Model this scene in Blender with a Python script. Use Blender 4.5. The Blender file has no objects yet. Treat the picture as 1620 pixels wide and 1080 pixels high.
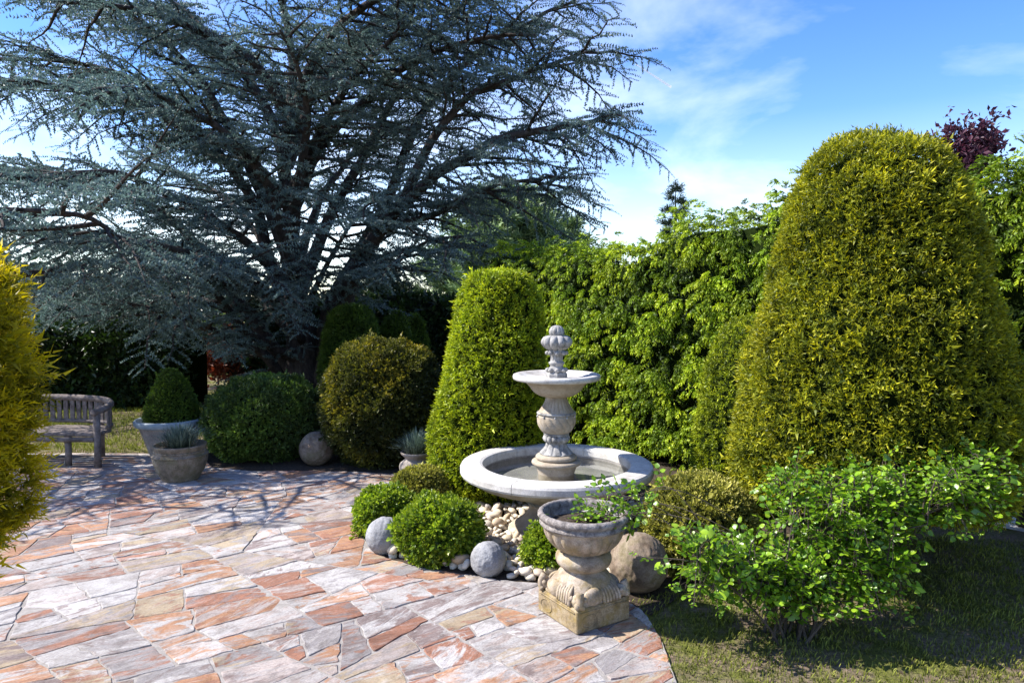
import bpy, math, random
import numpy as np
from mathutils import Vector, Matrix
R = math.radians
rng = np.random.default_rng(7)
random.seed(7)
scene = bpy.context.scene
COL = scene.collection

# ------------------------------------------------------------------ camera
F = 1100.0            # focal length in pixels of the 1620 px wide photograph
HZ = 475.0            # horizon row
CAMH = 1.8
PITCH = math.atan((540 - HZ) / F)
cd = bpy.data.cameras.new("camera")
cam = bpy.data.objects.new("camera", cd)
COL.objects.link(cam)
cd.sensor_width = 36
cd.lens = 36 * F / 1620
cd.clip_end = 9000
cd.clip_start = 0.05
cam.location = (0, 0, CAMH)
cam.rotation_euler = (R(90) - PITCH, 0, 0)
scene.camera = cam

# ------------------------------------------------------------------ light
SUN_EL, SUN_AZ = 44.0, 4.0     # azimuth: degrees behind the left (-X) axis
S = Vector((-math.cos(R(SUN_AZ)) * math.cos(R(SUN_EL)), math.sin(R(SUN_AZ)) * math.cos(R(SUN_EL)), math.sin(R(SUN_EL))))
world = bpy.data.worlds.new("World")
scene.world = world
world.use_nodes = True
wn, wl = world.node_tree.nodes, world.node_tree.links
wn.clear()
sky = wn.new("ShaderNodeTexSky")
sky.sky_type = 'NISHITA'
sky.sun_disc = False
sky.sun_elevation = R(SUN_EL)
sky.sun_rotation = math.atan2(S.x, S.y)
sky.air_density, sky.dust_density, sky.ozone_density = 1.0, 0.12, 2.6
tc = wn.new("ShaderNodeTexCoord")
mp = wn.new("ShaderNodeMapping")
mp.inputs["Scale"].default_value = (1.0, 1.0, 2.6)
mp.inputs["Rotation"].default_value = (0, R(12), R(20))
mp.inputs["Location"].default_value = (0.3, 0.0, 0.1)
cn = wn.new("ShaderNodeTexNoise")
cn.inputs["Scale"].default_value = 2.3
cn.inputs["Detail"].default_value = 7
cn.inputs["Roughness"].default_value = 0.55
cn.inputs["Distortion"].default_value = 0.35
cr = wn.new("ShaderNodeValToRGB")
cr.color_ramp.elements[0].position = 0.46
cr.color_ramp.elements[0].color = (0, 0, 0, 1)
cr.color_ramp.elements[1].position = 0.80
cr.color_ramp.elements[1].color = (0.60, 0.60, 0.60, 1)
sx = wn.new("ShaderNodeSeparateXYZ")
hr = wn.new("ShaderNodeValToRGB")      # thin cloud gathers towards the horizon
hr.color_ramp.elements[0].position = 0.0
hr.color_ramp.elements[0].color = (0.38, 0.38, 0.38, 1)
hr.color_ramp.elements[1].position = 0.24
hr.color_ramp.elements[1].color = (0, 0, 0, 1)
mx0 = wn.new("ShaderNodeMath"); mx0.operation = 'ADD'; mx0.use_clamp = True
sat = wn.new("ShaderNodeHueSaturation")
sat.inputs["Saturation"].default_value = 1.3
sat.inputs["Hue"].default_value = 0.515
cl = wn.new("ShaderNodeMixRGB")
cl.inputs["Color2"].default_value = (6.6, 6.9, 7.2, 1)
bg = wn.new("ShaderNodeBackground")
bg.inputs["Strength"].default_value = 0.138
wo = wn.new("ShaderNodeOutputWorld")
wl.new(tc.outputs["Generated"], mp.inputs["Vector"])
wl.new(mp.outputs[0], cn.inputs["Vector"])
wl.new(cn.outputs[0], cr.inputs[0])
wl.new(tc.outputs["Generated"], sx.inputs[0])
wl.new(sx.outputs["Z"], hr.inputs[0])
wl.new(cr.outputs[0], mx0.inputs[0])
wl.new(hr.outputs[0], mx0.inputs[1])
wl.new(sky.outputs[0], sat.inputs["Color"])
wl.new(sat.outputs[0], cl.inputs["Color1"])
wl.new(mx0.outputs[0], cl.inputs["Fac"])
wl.new(cl.outputs[0], bg.inputs["Color"])
wl.new(bg.outputs[0], wo.inputs["Surface"])

sd = bpy.data.lights.new("sun", 'SUN')
sd.energy = 5.0
sd.angle = R(0.5)
sd.color = (1.0, 0.95, 0.87)
sun = bpy.data.objects.new("sun", sd)
COL.objects.link(sun)
sun.rotation_euler = S.to_track_quat('Z', 'Y').to_euler()
sun.location = S * 50

vs = scene.view_settings
vs.view_transform = 'Standard'
vs.look = 'None'
vs.gamma = 1
vs.exposure = 1.08
vs.use_curve_mapping = False
scene.cycles.max_bounces = 8
scene.cycles.transparent_max_bounces = 8
scene.cycles.use_denoising = True

# ------------------------------------------------------------------ helpers
cp, sp = math.cos(PITCH), math.sin(PITCH)
def P(px, py, Y):
    """point at world depth Y seen at photo pixel (px, py)"""
    x, u = (px - 810) / F, (540 - py) / F
    d = Vector((x, cp + u * sp, -sp + u * cp))
    return Vector((0, 0, CAMH)) + d * (Y / d.y)
def G(px, py, z=0.0):
    x, u = (px - 810) / F, (540 - py) / F
    d = Vector((x, cp + u * sp, -sp + u * cp))
    return Vector((0, 0, CAMH)) + d * ((z - CAMH) / d.z)

def mk(name, V, faces, mat=None, parent=None, smooth=False, attrs=None, kind=None, loc=None):
    """faces: one array or a list of arrays (each m x k)"""
    V = np.asarray(V, dtype=np.float32)
    if not isinstance(faces, (list, tuple)):
        faces = [faces]
    faces = [np.asarray(f, dtype=np.int32) for f in faces if len(f)]
    me = bpy.data.meshes.new(name)
    me.vertices.add(len(V))
    me.vertices.foreach_set("co", V.ravel())
    nl = sum(f.size for f in faces)
    npoly = sum(len(f) for f in faces)
    me.loops.add(nl)
    me.loops.foreach_set("vertex_index", np.concatenate([f.ravel() for f in faces]))
    tot = np.concatenate([np.full(len(f), f.shape[1], dtype=np.int32) for f in faces])
    st = np.zeros(npoly, dtype=np.int32)
    st[1:] = np.cumsum(tot)[:-1]
    me.polygons.add(npoly)
    me.polygons.foreach_set("loop_start", st)
    me.polygons.foreach_set("use_smooth", np.full(npoly, bool(smooth)))
    for k, a in (attrs or {}).items():
        at = me.attributes.new(k, 'FLOAT', 'POINT')
        at.data.foreach_set("value", np.asarray(a, dtype=np.float32))
    me.update(calc_edges=True)
    me.validate()
    if mat:
        me.materials.append(mat)
    o = bpy.data.objects.new(name, me)
    COL.objects.link(o)
    if parent:
        o.parent = parent
    if loc is not None:
        o.location = loc
    if kind:
        o["kind"] = kind
    return o

def tag(o, label, cat, group=None):
    o["label"] = label
    o["category"] = cat
    if group:
        o["group"] = group
    return o

def thing(name, label, cat, loc=(0, 0, 0), rz=0.0, group=None):
    o = bpy.data.objects.new(name, None)
    o.empty_display_size = 0.2
    COL.objects.link(o)
    o.location = loc
    o.rotation_euler = (0, 0, rz)
    return tag(o, label, cat, group)

def cat_mesh(parts):
    """join [(V, [faces...])] into one (V, faces-by-size list)"""
    vs_, fs, off = [], {}, 0
    for V, fl in parts:
        if not isinstance(fl, (list, tuple)):
            fl = [fl]
        vs_.append(np.asarray(V, dtype=np.float64).reshape(-1, 3))
        for f in fl:
            f = np.asarray(f)
            if len(f):
                fs.setdefault(f.shape[1], []).append(f + off)
        off += len(vs_[-1])
    return np.concatenate(vs_), [np.concatenate(x) for x in fs.values()]

def lathe(prof, n=48, mod=None, closed_top=True, closed_bot=True):
    """prof: list of (r, z); mod(theta, i, t) -> radius factor"""
    m = len(prof)
    th = np.linspace(0, 2 * np.pi, n, endpoint=False)
    V = np.zeros((m, n, 3))
    for i, (r, z) in enumerate(prof):
        rr = np.full(n, float(r))
        if mod is not None:
            rr = rr * mod(th, i, z)
        V[i, :, 0], V[i, :, 1], V[i, :, 2] = rr * np.cos(th), rr * np.sin(th), z
    idx = np.arange(m * n).reshape(m, n)
    q = np.stack([idx[:-1], np.roll(idx[:-1], -1, 1), np.roll(idx[1:], -1, 1), idx[1:]], -1).reshape(-1, 4)
    V = V.reshape(-1, 3)
    fl = [q]
    tri, extra = [], []
    if closed_bot:
        c = len(V) + len(extra); extra.append((0, 0, prof[0][1]))
        tri += [(c, idx[0][(j + 1) % n], idx[0][j]) for j in range(n)]
    if closed_top:
        c = len(V) + len(extra); extra.append((0, 0, prof[-1][1]))
        tri += [(c, idx[-1][j], idx[-1][(j + 1) % n]) for j in range(n)]
    if extra:
        V = np.concatenate([V, np.array(extra)])
        fl.append(np.array(tri))
    return V, fl

def smooth_prof(pts, k=6):
    """Catmull-Rom through the points of a profile or path (any dimension)"""
    p = np.asarray(pts, dtype=float)
    p = np.concatenate([[2 * p[0] - p[1]], p, [2 * p[-1] - p[-2]]])
    out = []
    for i in range(1, len(p) - 2):
        for t in np.linspace(0, 1, k, endpoint=False):
            a, b, c, d = p[i - 1], p[i], p[i + 1], p[i + 2]
            out.append(0.5 * (2 * b + (c - a) * t + (2 * a - 5 * b + 4 * c - d) * t * t + (3 * b - a - 3 * c + d) * t ** 3))
    out.append(p[-2])
    return np.array(out)

def tube(path, rad, n=6, cap=True):
    path = np.asarray(path, float)
    m = len(path)
    rad = np.broadcast_to(np.asarray(rad, float), (m,))
    T = np.gradient(path, axis=0)
    T /= np.linalg.norm(T, axis=1, keepdims=True) + 1e-9
    ref = np.array([0.31, 0.17, 0.93]) if abs(T[0][2]) < 0.9 else np.array([1.0, 0.1, 0.0])
    U = np.cross(T, ref); U /= np.linalg.norm(U, axis=1, keepdims=True) + 1e-9
    W = np.cross(T, U)
    a = np.linspace(0, 2 * np.pi, n, endpoint=False)
    V = path[:, None] + rad[:, None, None] * (np.cos(a)[None, :, None] * U[:, None] + np.sin(a)[None, :, None] * W[:, None])
    idx = np.arange(m * n).reshape(m, n)
    q = np.stack([idx[:-1], np.roll(idx[:-1], -1, 1), np.roll(idx[1:], -1, 1), idx[1:]], -1).reshape(-1, 4)
    V = V.reshape(-1, 3)
    fl = [q]
    if cap:
        V = np.concatenate([V, [path[0], path[-1]]])
        c0, c1 = m * n, m * n + 1
        fl.append(np.array([(c0, idx[0][(j + 1) % n], idx[0][j]) for j in range(n)] + [(c1, idx[-1][j], idx[-1][(j + 1) % n]) for j in range(n)]))
    return V, fl

def box(cx, cy, cz, sx_, sy_, sz_, bev=0.0):
    h = np.array([sx_, sy_, sz_]) / 2
    b = min(bev, *(h * 0.45)) if bev else 0
    if not b:
        V = np.array([(x, y, z) for z in (-1, 1) for y in (-1, 1) for x in (-1, 1)]) * h + (cx, cy, cz)
        return V, [np.array([(0, 2, 3, 1), (4, 5, 7, 6), (0, 1, 5, 4), (2, 6, 7, 3), (0, 4, 6, 2), (1, 3, 7, 5)])]
    rings = []
    for z, ins in ((-h[2], b), (-h[2] + b, 0), (h[2] - b, 0), (h[2], b)):
        x, y = h[0] - ins, h[1] - ins
        c = b * 0.7
        rings.append([(-x + c, -y, z), (x - c, -y, z), (x, -y + c, z), (x, y - c, z), (x - c, y, z), (-x + c, y, z), (-x, y - c, z), (-x, -y + c, z)])
    V = np.array(rings).reshape(-1, 3) + (cx, cy, cz)
    idx = np.arange(32).reshape(4, 8)
    q = np.stack([idx[:-1], np.roll(idx[:-1], -1, 1), np.roll(idx[1:], -1, 1), idx[1:]], -1).reshape(-1, 4)
    return V, [q, np.array([idx[0][::-1], idx[3]])]

def rot_z(V, a):
    V = np.asarray(V, float).copy()
    c, s = math.cos(a), math.sin(a)
    x, y = V[:, 0].copy(), V[:, 1].copy()
    V[:, 0], V[:, 1] = c * x - s * y, s * x + c * y
    return V

def vnoise(p, freq, seed=0):
    """cheap smooth 3-D pseudo noise in -1..1"""
    p = np.asarray(p, float) * freq
    g = np.random.default_rng(seed)
    out = np.zeros(p.shape[:-1])
    for k in range(5):
        w = g.normal(size=3); w /= np.linalg.norm(w)
        f = 0.7 + 0.35 * k
        out += np.sin((p @ w) * f * 2.2 + g.uniform(0, 6.3)) * np.cos((p @ np.roll(w, 1)) * f * 1.7 + g.uniform(0, 6.3))
    return out / 2.5

# ------------------------------------------------------------------ materials
class NT:
    def __init__(self, name):
        self.m = bpy.data.materials.new(name)
        self.m.use_nodes = True
        self.n, self.l = self.m.node_tree.nodes, self.m.node_tree.links
        self.b = self.n["Principled BSDF"]
        self.out = self.n["Material Output"]
    def new(self, t, **kw):
        nd = self.n.new("ShaderNode" + t)
        for k, v in kw.items():
            if k in nd.inputs:
                nd.inputs[k].default_value = v
            else:
                setattr(nd, k, v)
        return nd
    def link(self, a, b):
        self.l.new(a, b)
    def ramp(self, src, stops, const=False):
        r = self.new("ValToRGB")
        el = r.color_ramp.elements
        while len(el) < len(stops):
            el.new(0.5)
        for e, (p, c) in zip(el, stops):
            e.position = p
            e.color = tuple(c) + (1,) if len(c) == 3 else c
        if const:
            r.color_ramp.interpolation = 'CONSTANT'
        self.link(src, r.inputs[0])
        return r.outputs[0]
    def mix(self, f, a, b, mode='MIX'):
        m = self.new("MixRGB")
        m.blend_type = mode
        for s, k in ((f, 0), (a, 1), (b, 2)):
            if isinstance(s, (int, float)):
                m.inputs[k].default_value = s if k == 0 else (s, s, s, 1)
            elif isinstance(s, (tuple, list)):
                m.inputs[k].default_value = tuple(s) + (1,)
            else:
                self.link(s, m.inputs[k])
        return m.outputs[0]
    def noise(self, vec, scale, detail=4, rough=0.55, dist=0.0):
        t = self.new("TexNoise")
        t.inputs["Scale"].default_value = scale
        t.inputs["Detail"].default_value = detail
        t.inputs["Roughness"].default_value = rough
        t.inputs["Distortion"].default_value = dist
        if vec is not None:
            self.link(vec, t.inputs["Vector"])
        return t.outputs[0]
    def math(self, op, a, b=None, clamp=False):
        m = self.new("Math", operation=op)
        m.use_clamp = clamp
        for s, k in ((a, 0), (b, 1)):
            if s is None:
                continue
            if isinstance(s, (int, float)):
                m.inputs[k].default_value = s
            else:
                self.link(s, m.inputs[k])
        return m.outputs[0]
    def bump(self, h, strength=0.5, dist=0.01):
        b = self.new("Bump")
        b.inputs["Strength"].default_value = strength
        b.inputs["Distance"].default_value = dist
        self.link(h, b.inputs["Height"])
        self.link(b.outputs[0], self.b.inputs["Normal"])
    def col(self, c):
        if isinstance(c, (tuple, list)):
            self.b.inputs["Base Color"].default_value = tuple(c) + (1,)
        else:
            self.link(c, self.b.inputs["Base Color"])

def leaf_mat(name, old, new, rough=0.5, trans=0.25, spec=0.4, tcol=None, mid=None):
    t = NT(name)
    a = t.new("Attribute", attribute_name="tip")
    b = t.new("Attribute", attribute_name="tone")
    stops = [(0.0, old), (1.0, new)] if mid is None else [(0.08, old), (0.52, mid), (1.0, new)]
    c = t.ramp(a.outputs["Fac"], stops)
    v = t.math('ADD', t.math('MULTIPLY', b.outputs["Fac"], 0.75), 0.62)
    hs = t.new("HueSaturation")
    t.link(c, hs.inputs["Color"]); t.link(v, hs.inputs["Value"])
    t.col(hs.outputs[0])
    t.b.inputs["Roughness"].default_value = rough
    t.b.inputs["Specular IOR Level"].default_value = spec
    if trans > 0:
        tr = t.new("BsdfTranslucent")
        sm = t.mix(1.0, hs.outputs[0], tcol or (0.9, 1.0, 0.45), 'MULTIPLY')
        t.link(sm, tr.inputs["Color"])
        ms = t.new("MixShader")
        ms.inputs[0].default_value = trans
        t.link(t.b.outputs[0], ms.inputs[1]); t.link(tr.outputs[0], ms.inputs[2])
        t.link(ms.outputs[0], t.out.inputs["Surface"])
    return t.m

def stone_mat(name, base, dark, light, scale=9.0, grain=160.0, bump=0.4, rough=0.85, moss=None, moss_amt=0.5):
    t = NT(name)
    o = t.new("TexCoord").outputs["Object"]
    n1 = t.noise(o, scale, 6, 0.6)
    n2 = t.noise(o, grain, 3, 0.6)
    n3 = t.noise(o, scale * 3.1, 5, 0.65)
    c = t.ramp(n1, [(0.32, dark), (0.5, base), (0.68, light)])
    c = t.mix(t.ramp(n3, [(0.52, (0, 0, 0)), (0.68, (0.7, 0.7, 0.7))]), c, dark)
    c = t.mix(0.55, c, t.ramp(n2, [(0.3, (0.35, 0.35, 0.35)), (0.65, (1.0, 1.0, 1.0))]), 'MULTIPLY')
    if moss:
        n4 = t.noise(o, scale * 0.8, 6, 0.7)
        c = t.mix(t.ramp(n4, [(0.48, (0, 0, 0)), (0.62, (moss_amt,) * 3)]), c, moss)
    t.col(c)
    t.b.inputs["Roughness"].default_value = rough
    t.b.inputs["Specular IOR Level"].default_value = 0.25
    t.bump(t.math('ADD', t.math('MULTIPLY', n2, 0.4), n3), bump, 0.006)
    return t.m

def plain(name, c1, c2, scale=20, rough=0.8, bump=0.3, stretch=None, dist=0.01):
    t = NT(name)
    o = t.new("TexCoord").outputs["Object"]
    if stretch:
        mpp = t.new("Mapping"); mpp.inputs["Scale"].default_value = stretch
        t.link(o, mpp.inputs["Vector"]); o = mpp.outputs[0]
    n1 = t.noise(o, scale, 6, 0.65)
    t.col(t.ramp(n1, [(0.33, c1), (0.67, c2)]))
    t.b.inputs["Roughness"].default_value = rough
    t.b.inputs["Specular IOR Level"].default_value = 0.2
    if bump:
        t.bump(n1, bump, dist)
    return t.m

# paving stone: banded quartzite, one tone per slab, bands along the slab's own X
def paving_mat():
    t = NT("quartzite")
    oi = t.new("ObjectInfo").outputs["Random"]
    r2 = t.math('FRACT', t.math('MULTIPLY', oi, 17.31))
    r3 = t.math('FRACT', t.math('MULTIPLY', oi, 53.77))
    r4 = t.math('FRACT', t.math('MULTIPLY', oi, 91.13))
    o = t.new("TexCoord").outputs["Object"]
    off = t.new("CombineXYZ")
    t.link(t.math('MULTIPLY', oi, 40.0), off.inputs[0])
    t.link(t.math('MULTIPLY', r2, 40.0), off.inputs[1])
    va = t.new("VectorMath", operation='ADD')
    t.link(o, va.inputs[0]); t.link(off.outputs[0], va.inputs[1])
    def st(s):
        mpp = t.new("Mapping"); mpp.inputs["Scale"].default_value = s
        t.link(va.outputs[0], mpp.inputs["Vector"]); return mpp.outputs[0]
    white, pale, tan = (0.47, 0.45, 0.44), (0.41, 0.35, 0.325), (0.41, 0.325, 0.22)
    oran, rust, plum, grey = (0.42, 0.22, 0.12), (0.32, 0.15, 0.095), (0.22, 0.17, 0.16), (0.30, 0.28, 0.28)
    A = t.ramp(oi, [(0, white), (.18, pale), (.32, oran), (.42, tan), (.52, grey), (.63, rust), (.74, white), (.86, pale)], True)
    B = t.ramp(r2, [(0, oran), (.17, white), (.34, tan), (.48, rust), (.62, plum), (.74, grey), (.88, white)], True)
    C = t.ramp(r3, [(0, rust), (.22, white), (.4, oran), (.6, grey), (.8, plum)], True)
    band = t.noise(st((1.0, 3.6, 1)), 2.0, 6, 0.66, 0.9)
    c = t.mix(t.ramp(band, [(0.46, (0, 0, 0)), (0.54, (1, 1, 1))]), A, B)
    patch = t.noise(st((1.6, 3.0, 1)), 4.0, 6, 0.68, 1.0)
    c = t.mix(t.ramp(patch, [(0.52, (0, 0, 0)), (0.60, (0.9,) * 3)]), c, C)
    streak = t.noise(st((2.2, 11, 1)), 3.0, 7, 0.75, 0.8)
    c = t.mix(t.ramp(streak, [(0.50, (0, 0, 0)), (0.68, (0.55,) * 3)]), c, white)
    c = t.mix(t.ramp(streak, [(0.30, (0.8,) * 3), (0.46, (0, 0, 0))]), c, plum)
    fine = t.noise(st((30, 55, 1)), 2.2, 6, 0.8)
    c = t.mix(0.75, c, t.ramp(fine, [(0.34, (0.45, 0.42, 0.40)), (0.56, (1, 1, 1))]), 'MULTIPLY')
    blot = t.noise(va.outputs[0], 7, 7, 0.75, 0.5)
    c = t.mix(0.7, c, t.ramp(blot, [(0.34, (0.50, 0.47, 0.45)), (0.52, (1, 1, 1))]), 'MULTIPLY')
    grime = t.noise(t.new("NewGeometry").outputs["Position"], 1.3, 6, 0.7)
    c = t.mix(0.6, c, t.ramp(grime, [(0.38, (0.66, 0.63, 0.61)), (0.58, (1, 1, 1))]), 'MULTIPLY')
    hs = t.new("HueSaturation")
    t.link(c, hs.inputs["Color"])
    t.link(t.math('ADD', t.math('MULTIPLY', r4, 0.3), 0.93), hs.inputs["Value"])
    t.col(hs.outputs[0])
    t.b.inputs["Roughness"].default_value = 0.72
    t.b.inputs["Specular IOR Level"].default_value = 0.3
    hgt = t.math('ADD', t.math('MULTIPLY', band, 1.2), t.math('ADD', t.math('MULTIPLY', streak, 0.7), t.math('MULTIPLY', fine, 0.35)))
    t.bump(hgt, 0.8, 0.012)
    return t.m

def random_mat(name, stops, scale=14, rough=0.75, bump=0.25):
    t = NT(name)
    oi = t.new("ObjectInfo").outputs["Random"]
    c = t.ramp(oi, stops)
    o = t.new("TexCoord").outputs["Object"]
    n1 = t.noise(o, scale, 5, 0.65, 0.4)
    c = t.mix(0.6, c, t.ramp(n1, [(0.34, (0.6, 0.52, 0.42)), (0.56, (1, 1, 1))]), 'MULTIPLY')
    t.col(c)
    t.b.inputs["Roughness"].default_value = rough
    t.bump(n1, bump, 0.004)
    return t.m

M_pave = paving_mat()
M_mortar = plain("mortar", (0.22, 0.20, 0.185), (0.34, 0.315, 0.295), 26, 0.95, 0.6)
M_soil = plain("soil", (0.035, 0.026, 0.02), (0.10, 0.075, 0.055), 30, 0.95, 1.0, dist=0.03)
M_fount = stone_mat("fountain_stone", (0.42, 0.35, 0.265), (0.28, 0.225, 0.165), (0.48, 0.42, 0.345), 7, 190, 0.35)
M_rim = stone_mat("rim_stone", (0.60, 0.575, 0.54), (0.38, 0.35, 0.32), (0.68, 0.66, 0.63), 6, 210, 0.3)
M_grey = stone_mat("weathered_grey_stone", (0.34, 0.33, 0.32), (0.16, 0.155, 0.15), (0.50, 0.48, 0.45), 16, 170, 0.5)
M_floor = stone_mat("basin_floor", (0.34, 0.32, 0.30), (0.26, 0.245, 0.23), (0.40, 0.38, 0.36), 5, 120, 0.2)
M_urn = stone_mat("urn_stone", (0.42, 0.34, 0.26), (0.22, 0.175, 0.13), (0.52, 0.45, 0.37), 11, 150, 0.7, moss=(0.27, 0.20, 0.075), moss_amt=0.55)
M_urnrim = stone_mat("urn_rim_stone", (0.27, 0.24, 0.225), (0.10, 0.09, 0.085), (0.42, 0.38, 0.35), 22, 150, 0.8)
M_plinth = stone_mat("mossy_plinth", (0.33, 0.25, 0.15), (0.13, 0.10, 0.06), (0.42, 0.35, 0.25), 12, 140, 0.9, moss=(0.25, 0.175, 0.055), moss_amt=0.8)
M_granite = stone_mat("granite", (0.30, 0.30, 0.31), (0.20, 0.20, 0.21), (0.37, 0.37, 0.38), 7, 120, 0.9)
M_boulder = stone_mat("brown_boulder", (0.26, 0.20, 0.15), (0.14, 0.10, 0.07), (0.33, 0.27, 0.21), 9, 120, 0.7, moss=(0.15, 0.13, 0.06), moss_amt=0.5)
M_pot = stone_mat("pot_stone", (0.24, 0.19, 0.14), (0.12, 0.10, 0.07), (0.31, 0.26, 0.20), 9, 120, 0.7, moss=(0.12, 0.115, 0.05), moss_amt=0.5)
M_potpale = stone_mat("pale_pot_stone", (0.33, 0.29, 0.26), (0.22, 0.19, 0.17), (0.42, 0.38, 0.35), 8, 120, 0.6)
M_glaze = plain("blue_grey_rim", (0.20, 0.25, 0.28), (0.30, 0.35, 0.38), 12, 0.6, 0.3)
M_pebble = random_mat("pebble", [(0, (0.58, 0.49, 0.37)), (.25, (0.64, 0.58, 0.49)), (.45, (0.50, 0.36, 0.23)), (.62, (0.62, 0.53, 0.40)), (.78, (0.40, 0.37, 0.35)), (.9, (0.50, 0.40, 0.31)), (1, (0.64, 0.61, 0.56))], 16)
M_bark = plain("cedar_bark", (0.024, 0.020, 0.019), (0.085, 0.070, 0.064), 7, 0.9, 1.0, stretch=(2.4, 2.4, 0.6), dist=0.05)
M_twig = plain("twig_bark", (0.05, 0.04, 0.03), (0.12, 0.095, 0.075), 20, 0.9, 0.3)
M_bench = plain("weathered_shaded_wood", (0.085, 0.068, 0.06), (0.23, 0.195, 0.18), 6, 0.85, 0.6, stretch=(3, 3, 3))  # weathered wood, its colour darkened to carry the shade on the bench
M_iron = plain("dark_iron", (0.015, 0.015, 0.016), (0.03, 0.03, 0.032), 30, 0.6, 0.1)
M_road = plain("pale_concrete", (0.55, 0.55, 0.56), (0.66, 0.66, 0.67), 6, 0.9, 0.2)

# foliage
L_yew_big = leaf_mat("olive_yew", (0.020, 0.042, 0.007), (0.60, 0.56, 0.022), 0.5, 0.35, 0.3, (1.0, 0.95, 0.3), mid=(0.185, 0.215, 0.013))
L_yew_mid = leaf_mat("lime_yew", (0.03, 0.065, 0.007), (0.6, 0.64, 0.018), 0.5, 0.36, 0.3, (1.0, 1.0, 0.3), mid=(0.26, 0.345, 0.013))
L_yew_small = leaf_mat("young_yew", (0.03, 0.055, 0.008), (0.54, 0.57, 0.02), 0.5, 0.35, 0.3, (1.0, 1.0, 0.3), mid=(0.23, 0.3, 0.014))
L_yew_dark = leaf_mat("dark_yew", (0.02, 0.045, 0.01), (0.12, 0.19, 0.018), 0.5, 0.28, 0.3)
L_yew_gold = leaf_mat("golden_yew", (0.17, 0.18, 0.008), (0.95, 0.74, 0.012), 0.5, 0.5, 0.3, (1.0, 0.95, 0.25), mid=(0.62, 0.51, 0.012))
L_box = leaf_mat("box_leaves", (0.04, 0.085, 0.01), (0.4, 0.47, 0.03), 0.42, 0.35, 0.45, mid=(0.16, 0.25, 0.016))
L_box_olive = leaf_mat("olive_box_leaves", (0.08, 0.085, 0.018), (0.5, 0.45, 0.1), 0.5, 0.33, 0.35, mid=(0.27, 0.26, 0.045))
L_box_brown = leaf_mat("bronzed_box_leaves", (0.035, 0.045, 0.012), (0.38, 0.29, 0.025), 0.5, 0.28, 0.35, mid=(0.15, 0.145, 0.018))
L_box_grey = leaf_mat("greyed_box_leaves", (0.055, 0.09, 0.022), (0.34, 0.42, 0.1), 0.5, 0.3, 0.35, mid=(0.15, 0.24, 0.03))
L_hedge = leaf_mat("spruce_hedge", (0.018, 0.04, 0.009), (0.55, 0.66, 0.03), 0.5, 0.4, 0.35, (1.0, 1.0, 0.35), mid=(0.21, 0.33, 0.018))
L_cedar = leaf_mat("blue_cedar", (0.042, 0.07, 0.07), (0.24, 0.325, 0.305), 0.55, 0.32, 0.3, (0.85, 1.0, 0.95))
L_pine = leaf_mat("pine_needles", (0.05, 0.095, 0.045), (0.28, 0.39, 0.15), 0.55, 0.12, 0.3)
L_spruce = leaf_mat("dark_spruce", (0.010, 0.022, 0.014), (0.045, 0.075, 0.045), 0.55, 0.12, 0.3)
L_laurel = leaf_mat("dark_hedge_leaves", (0.007, 0.016, 0.006), (0.05, 0.095, 0.02), 0.45, 0.2, 0.4)
L_maple = leaf_mat("purple_leaves", (0.03, 0.01, 0.022), (0.11, 0.034, 0.06), 0.5, 0.2, 0.35, (1.0, 0.5, 0.6))
L_red = leaf_mat("red_leaves", (0.10, 0.03, 0.015), (0.42, 0.13, 0.06), 0.5, 0.25, 0.35, (1.0, 0.5, 0.4))
L_rose = leaf_mat("rose_leaves", (0.055, 0.12, 0.012), (0.38, 0.52, 0.03), 0.33, 0.38, 0.6, mid=(0.16, 0.31, 0.018))
L_fescue = leaf_mat("blue_fescue", (0.06, 0.075, 0.03), (0.20, 0.27, 0.24), 0.55, 0.2, 0.3, (0.9, 1.0, 0.8))
L_grass = leaf_mat("lawn_grass", (0.07, 0.085, 0.016), (0.34, 0.36, 0.05), 0.55, 0.3, 0.3)
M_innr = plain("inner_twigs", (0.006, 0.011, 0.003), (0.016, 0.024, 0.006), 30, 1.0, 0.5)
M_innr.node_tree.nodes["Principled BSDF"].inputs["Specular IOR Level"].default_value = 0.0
M_petal = plain("white_petal", (0.75, 0.73, 0.68), (0.85, 0.84, 0.80), 30, 0.6, 0.0)

# ------------------------------------------------------------------ foliage templates
def needle_tris(p, d, nl, w, side):
    a = p - side * w / 2
    b = p + side * w / 2
    return [a, b, p + d * nl]

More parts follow.
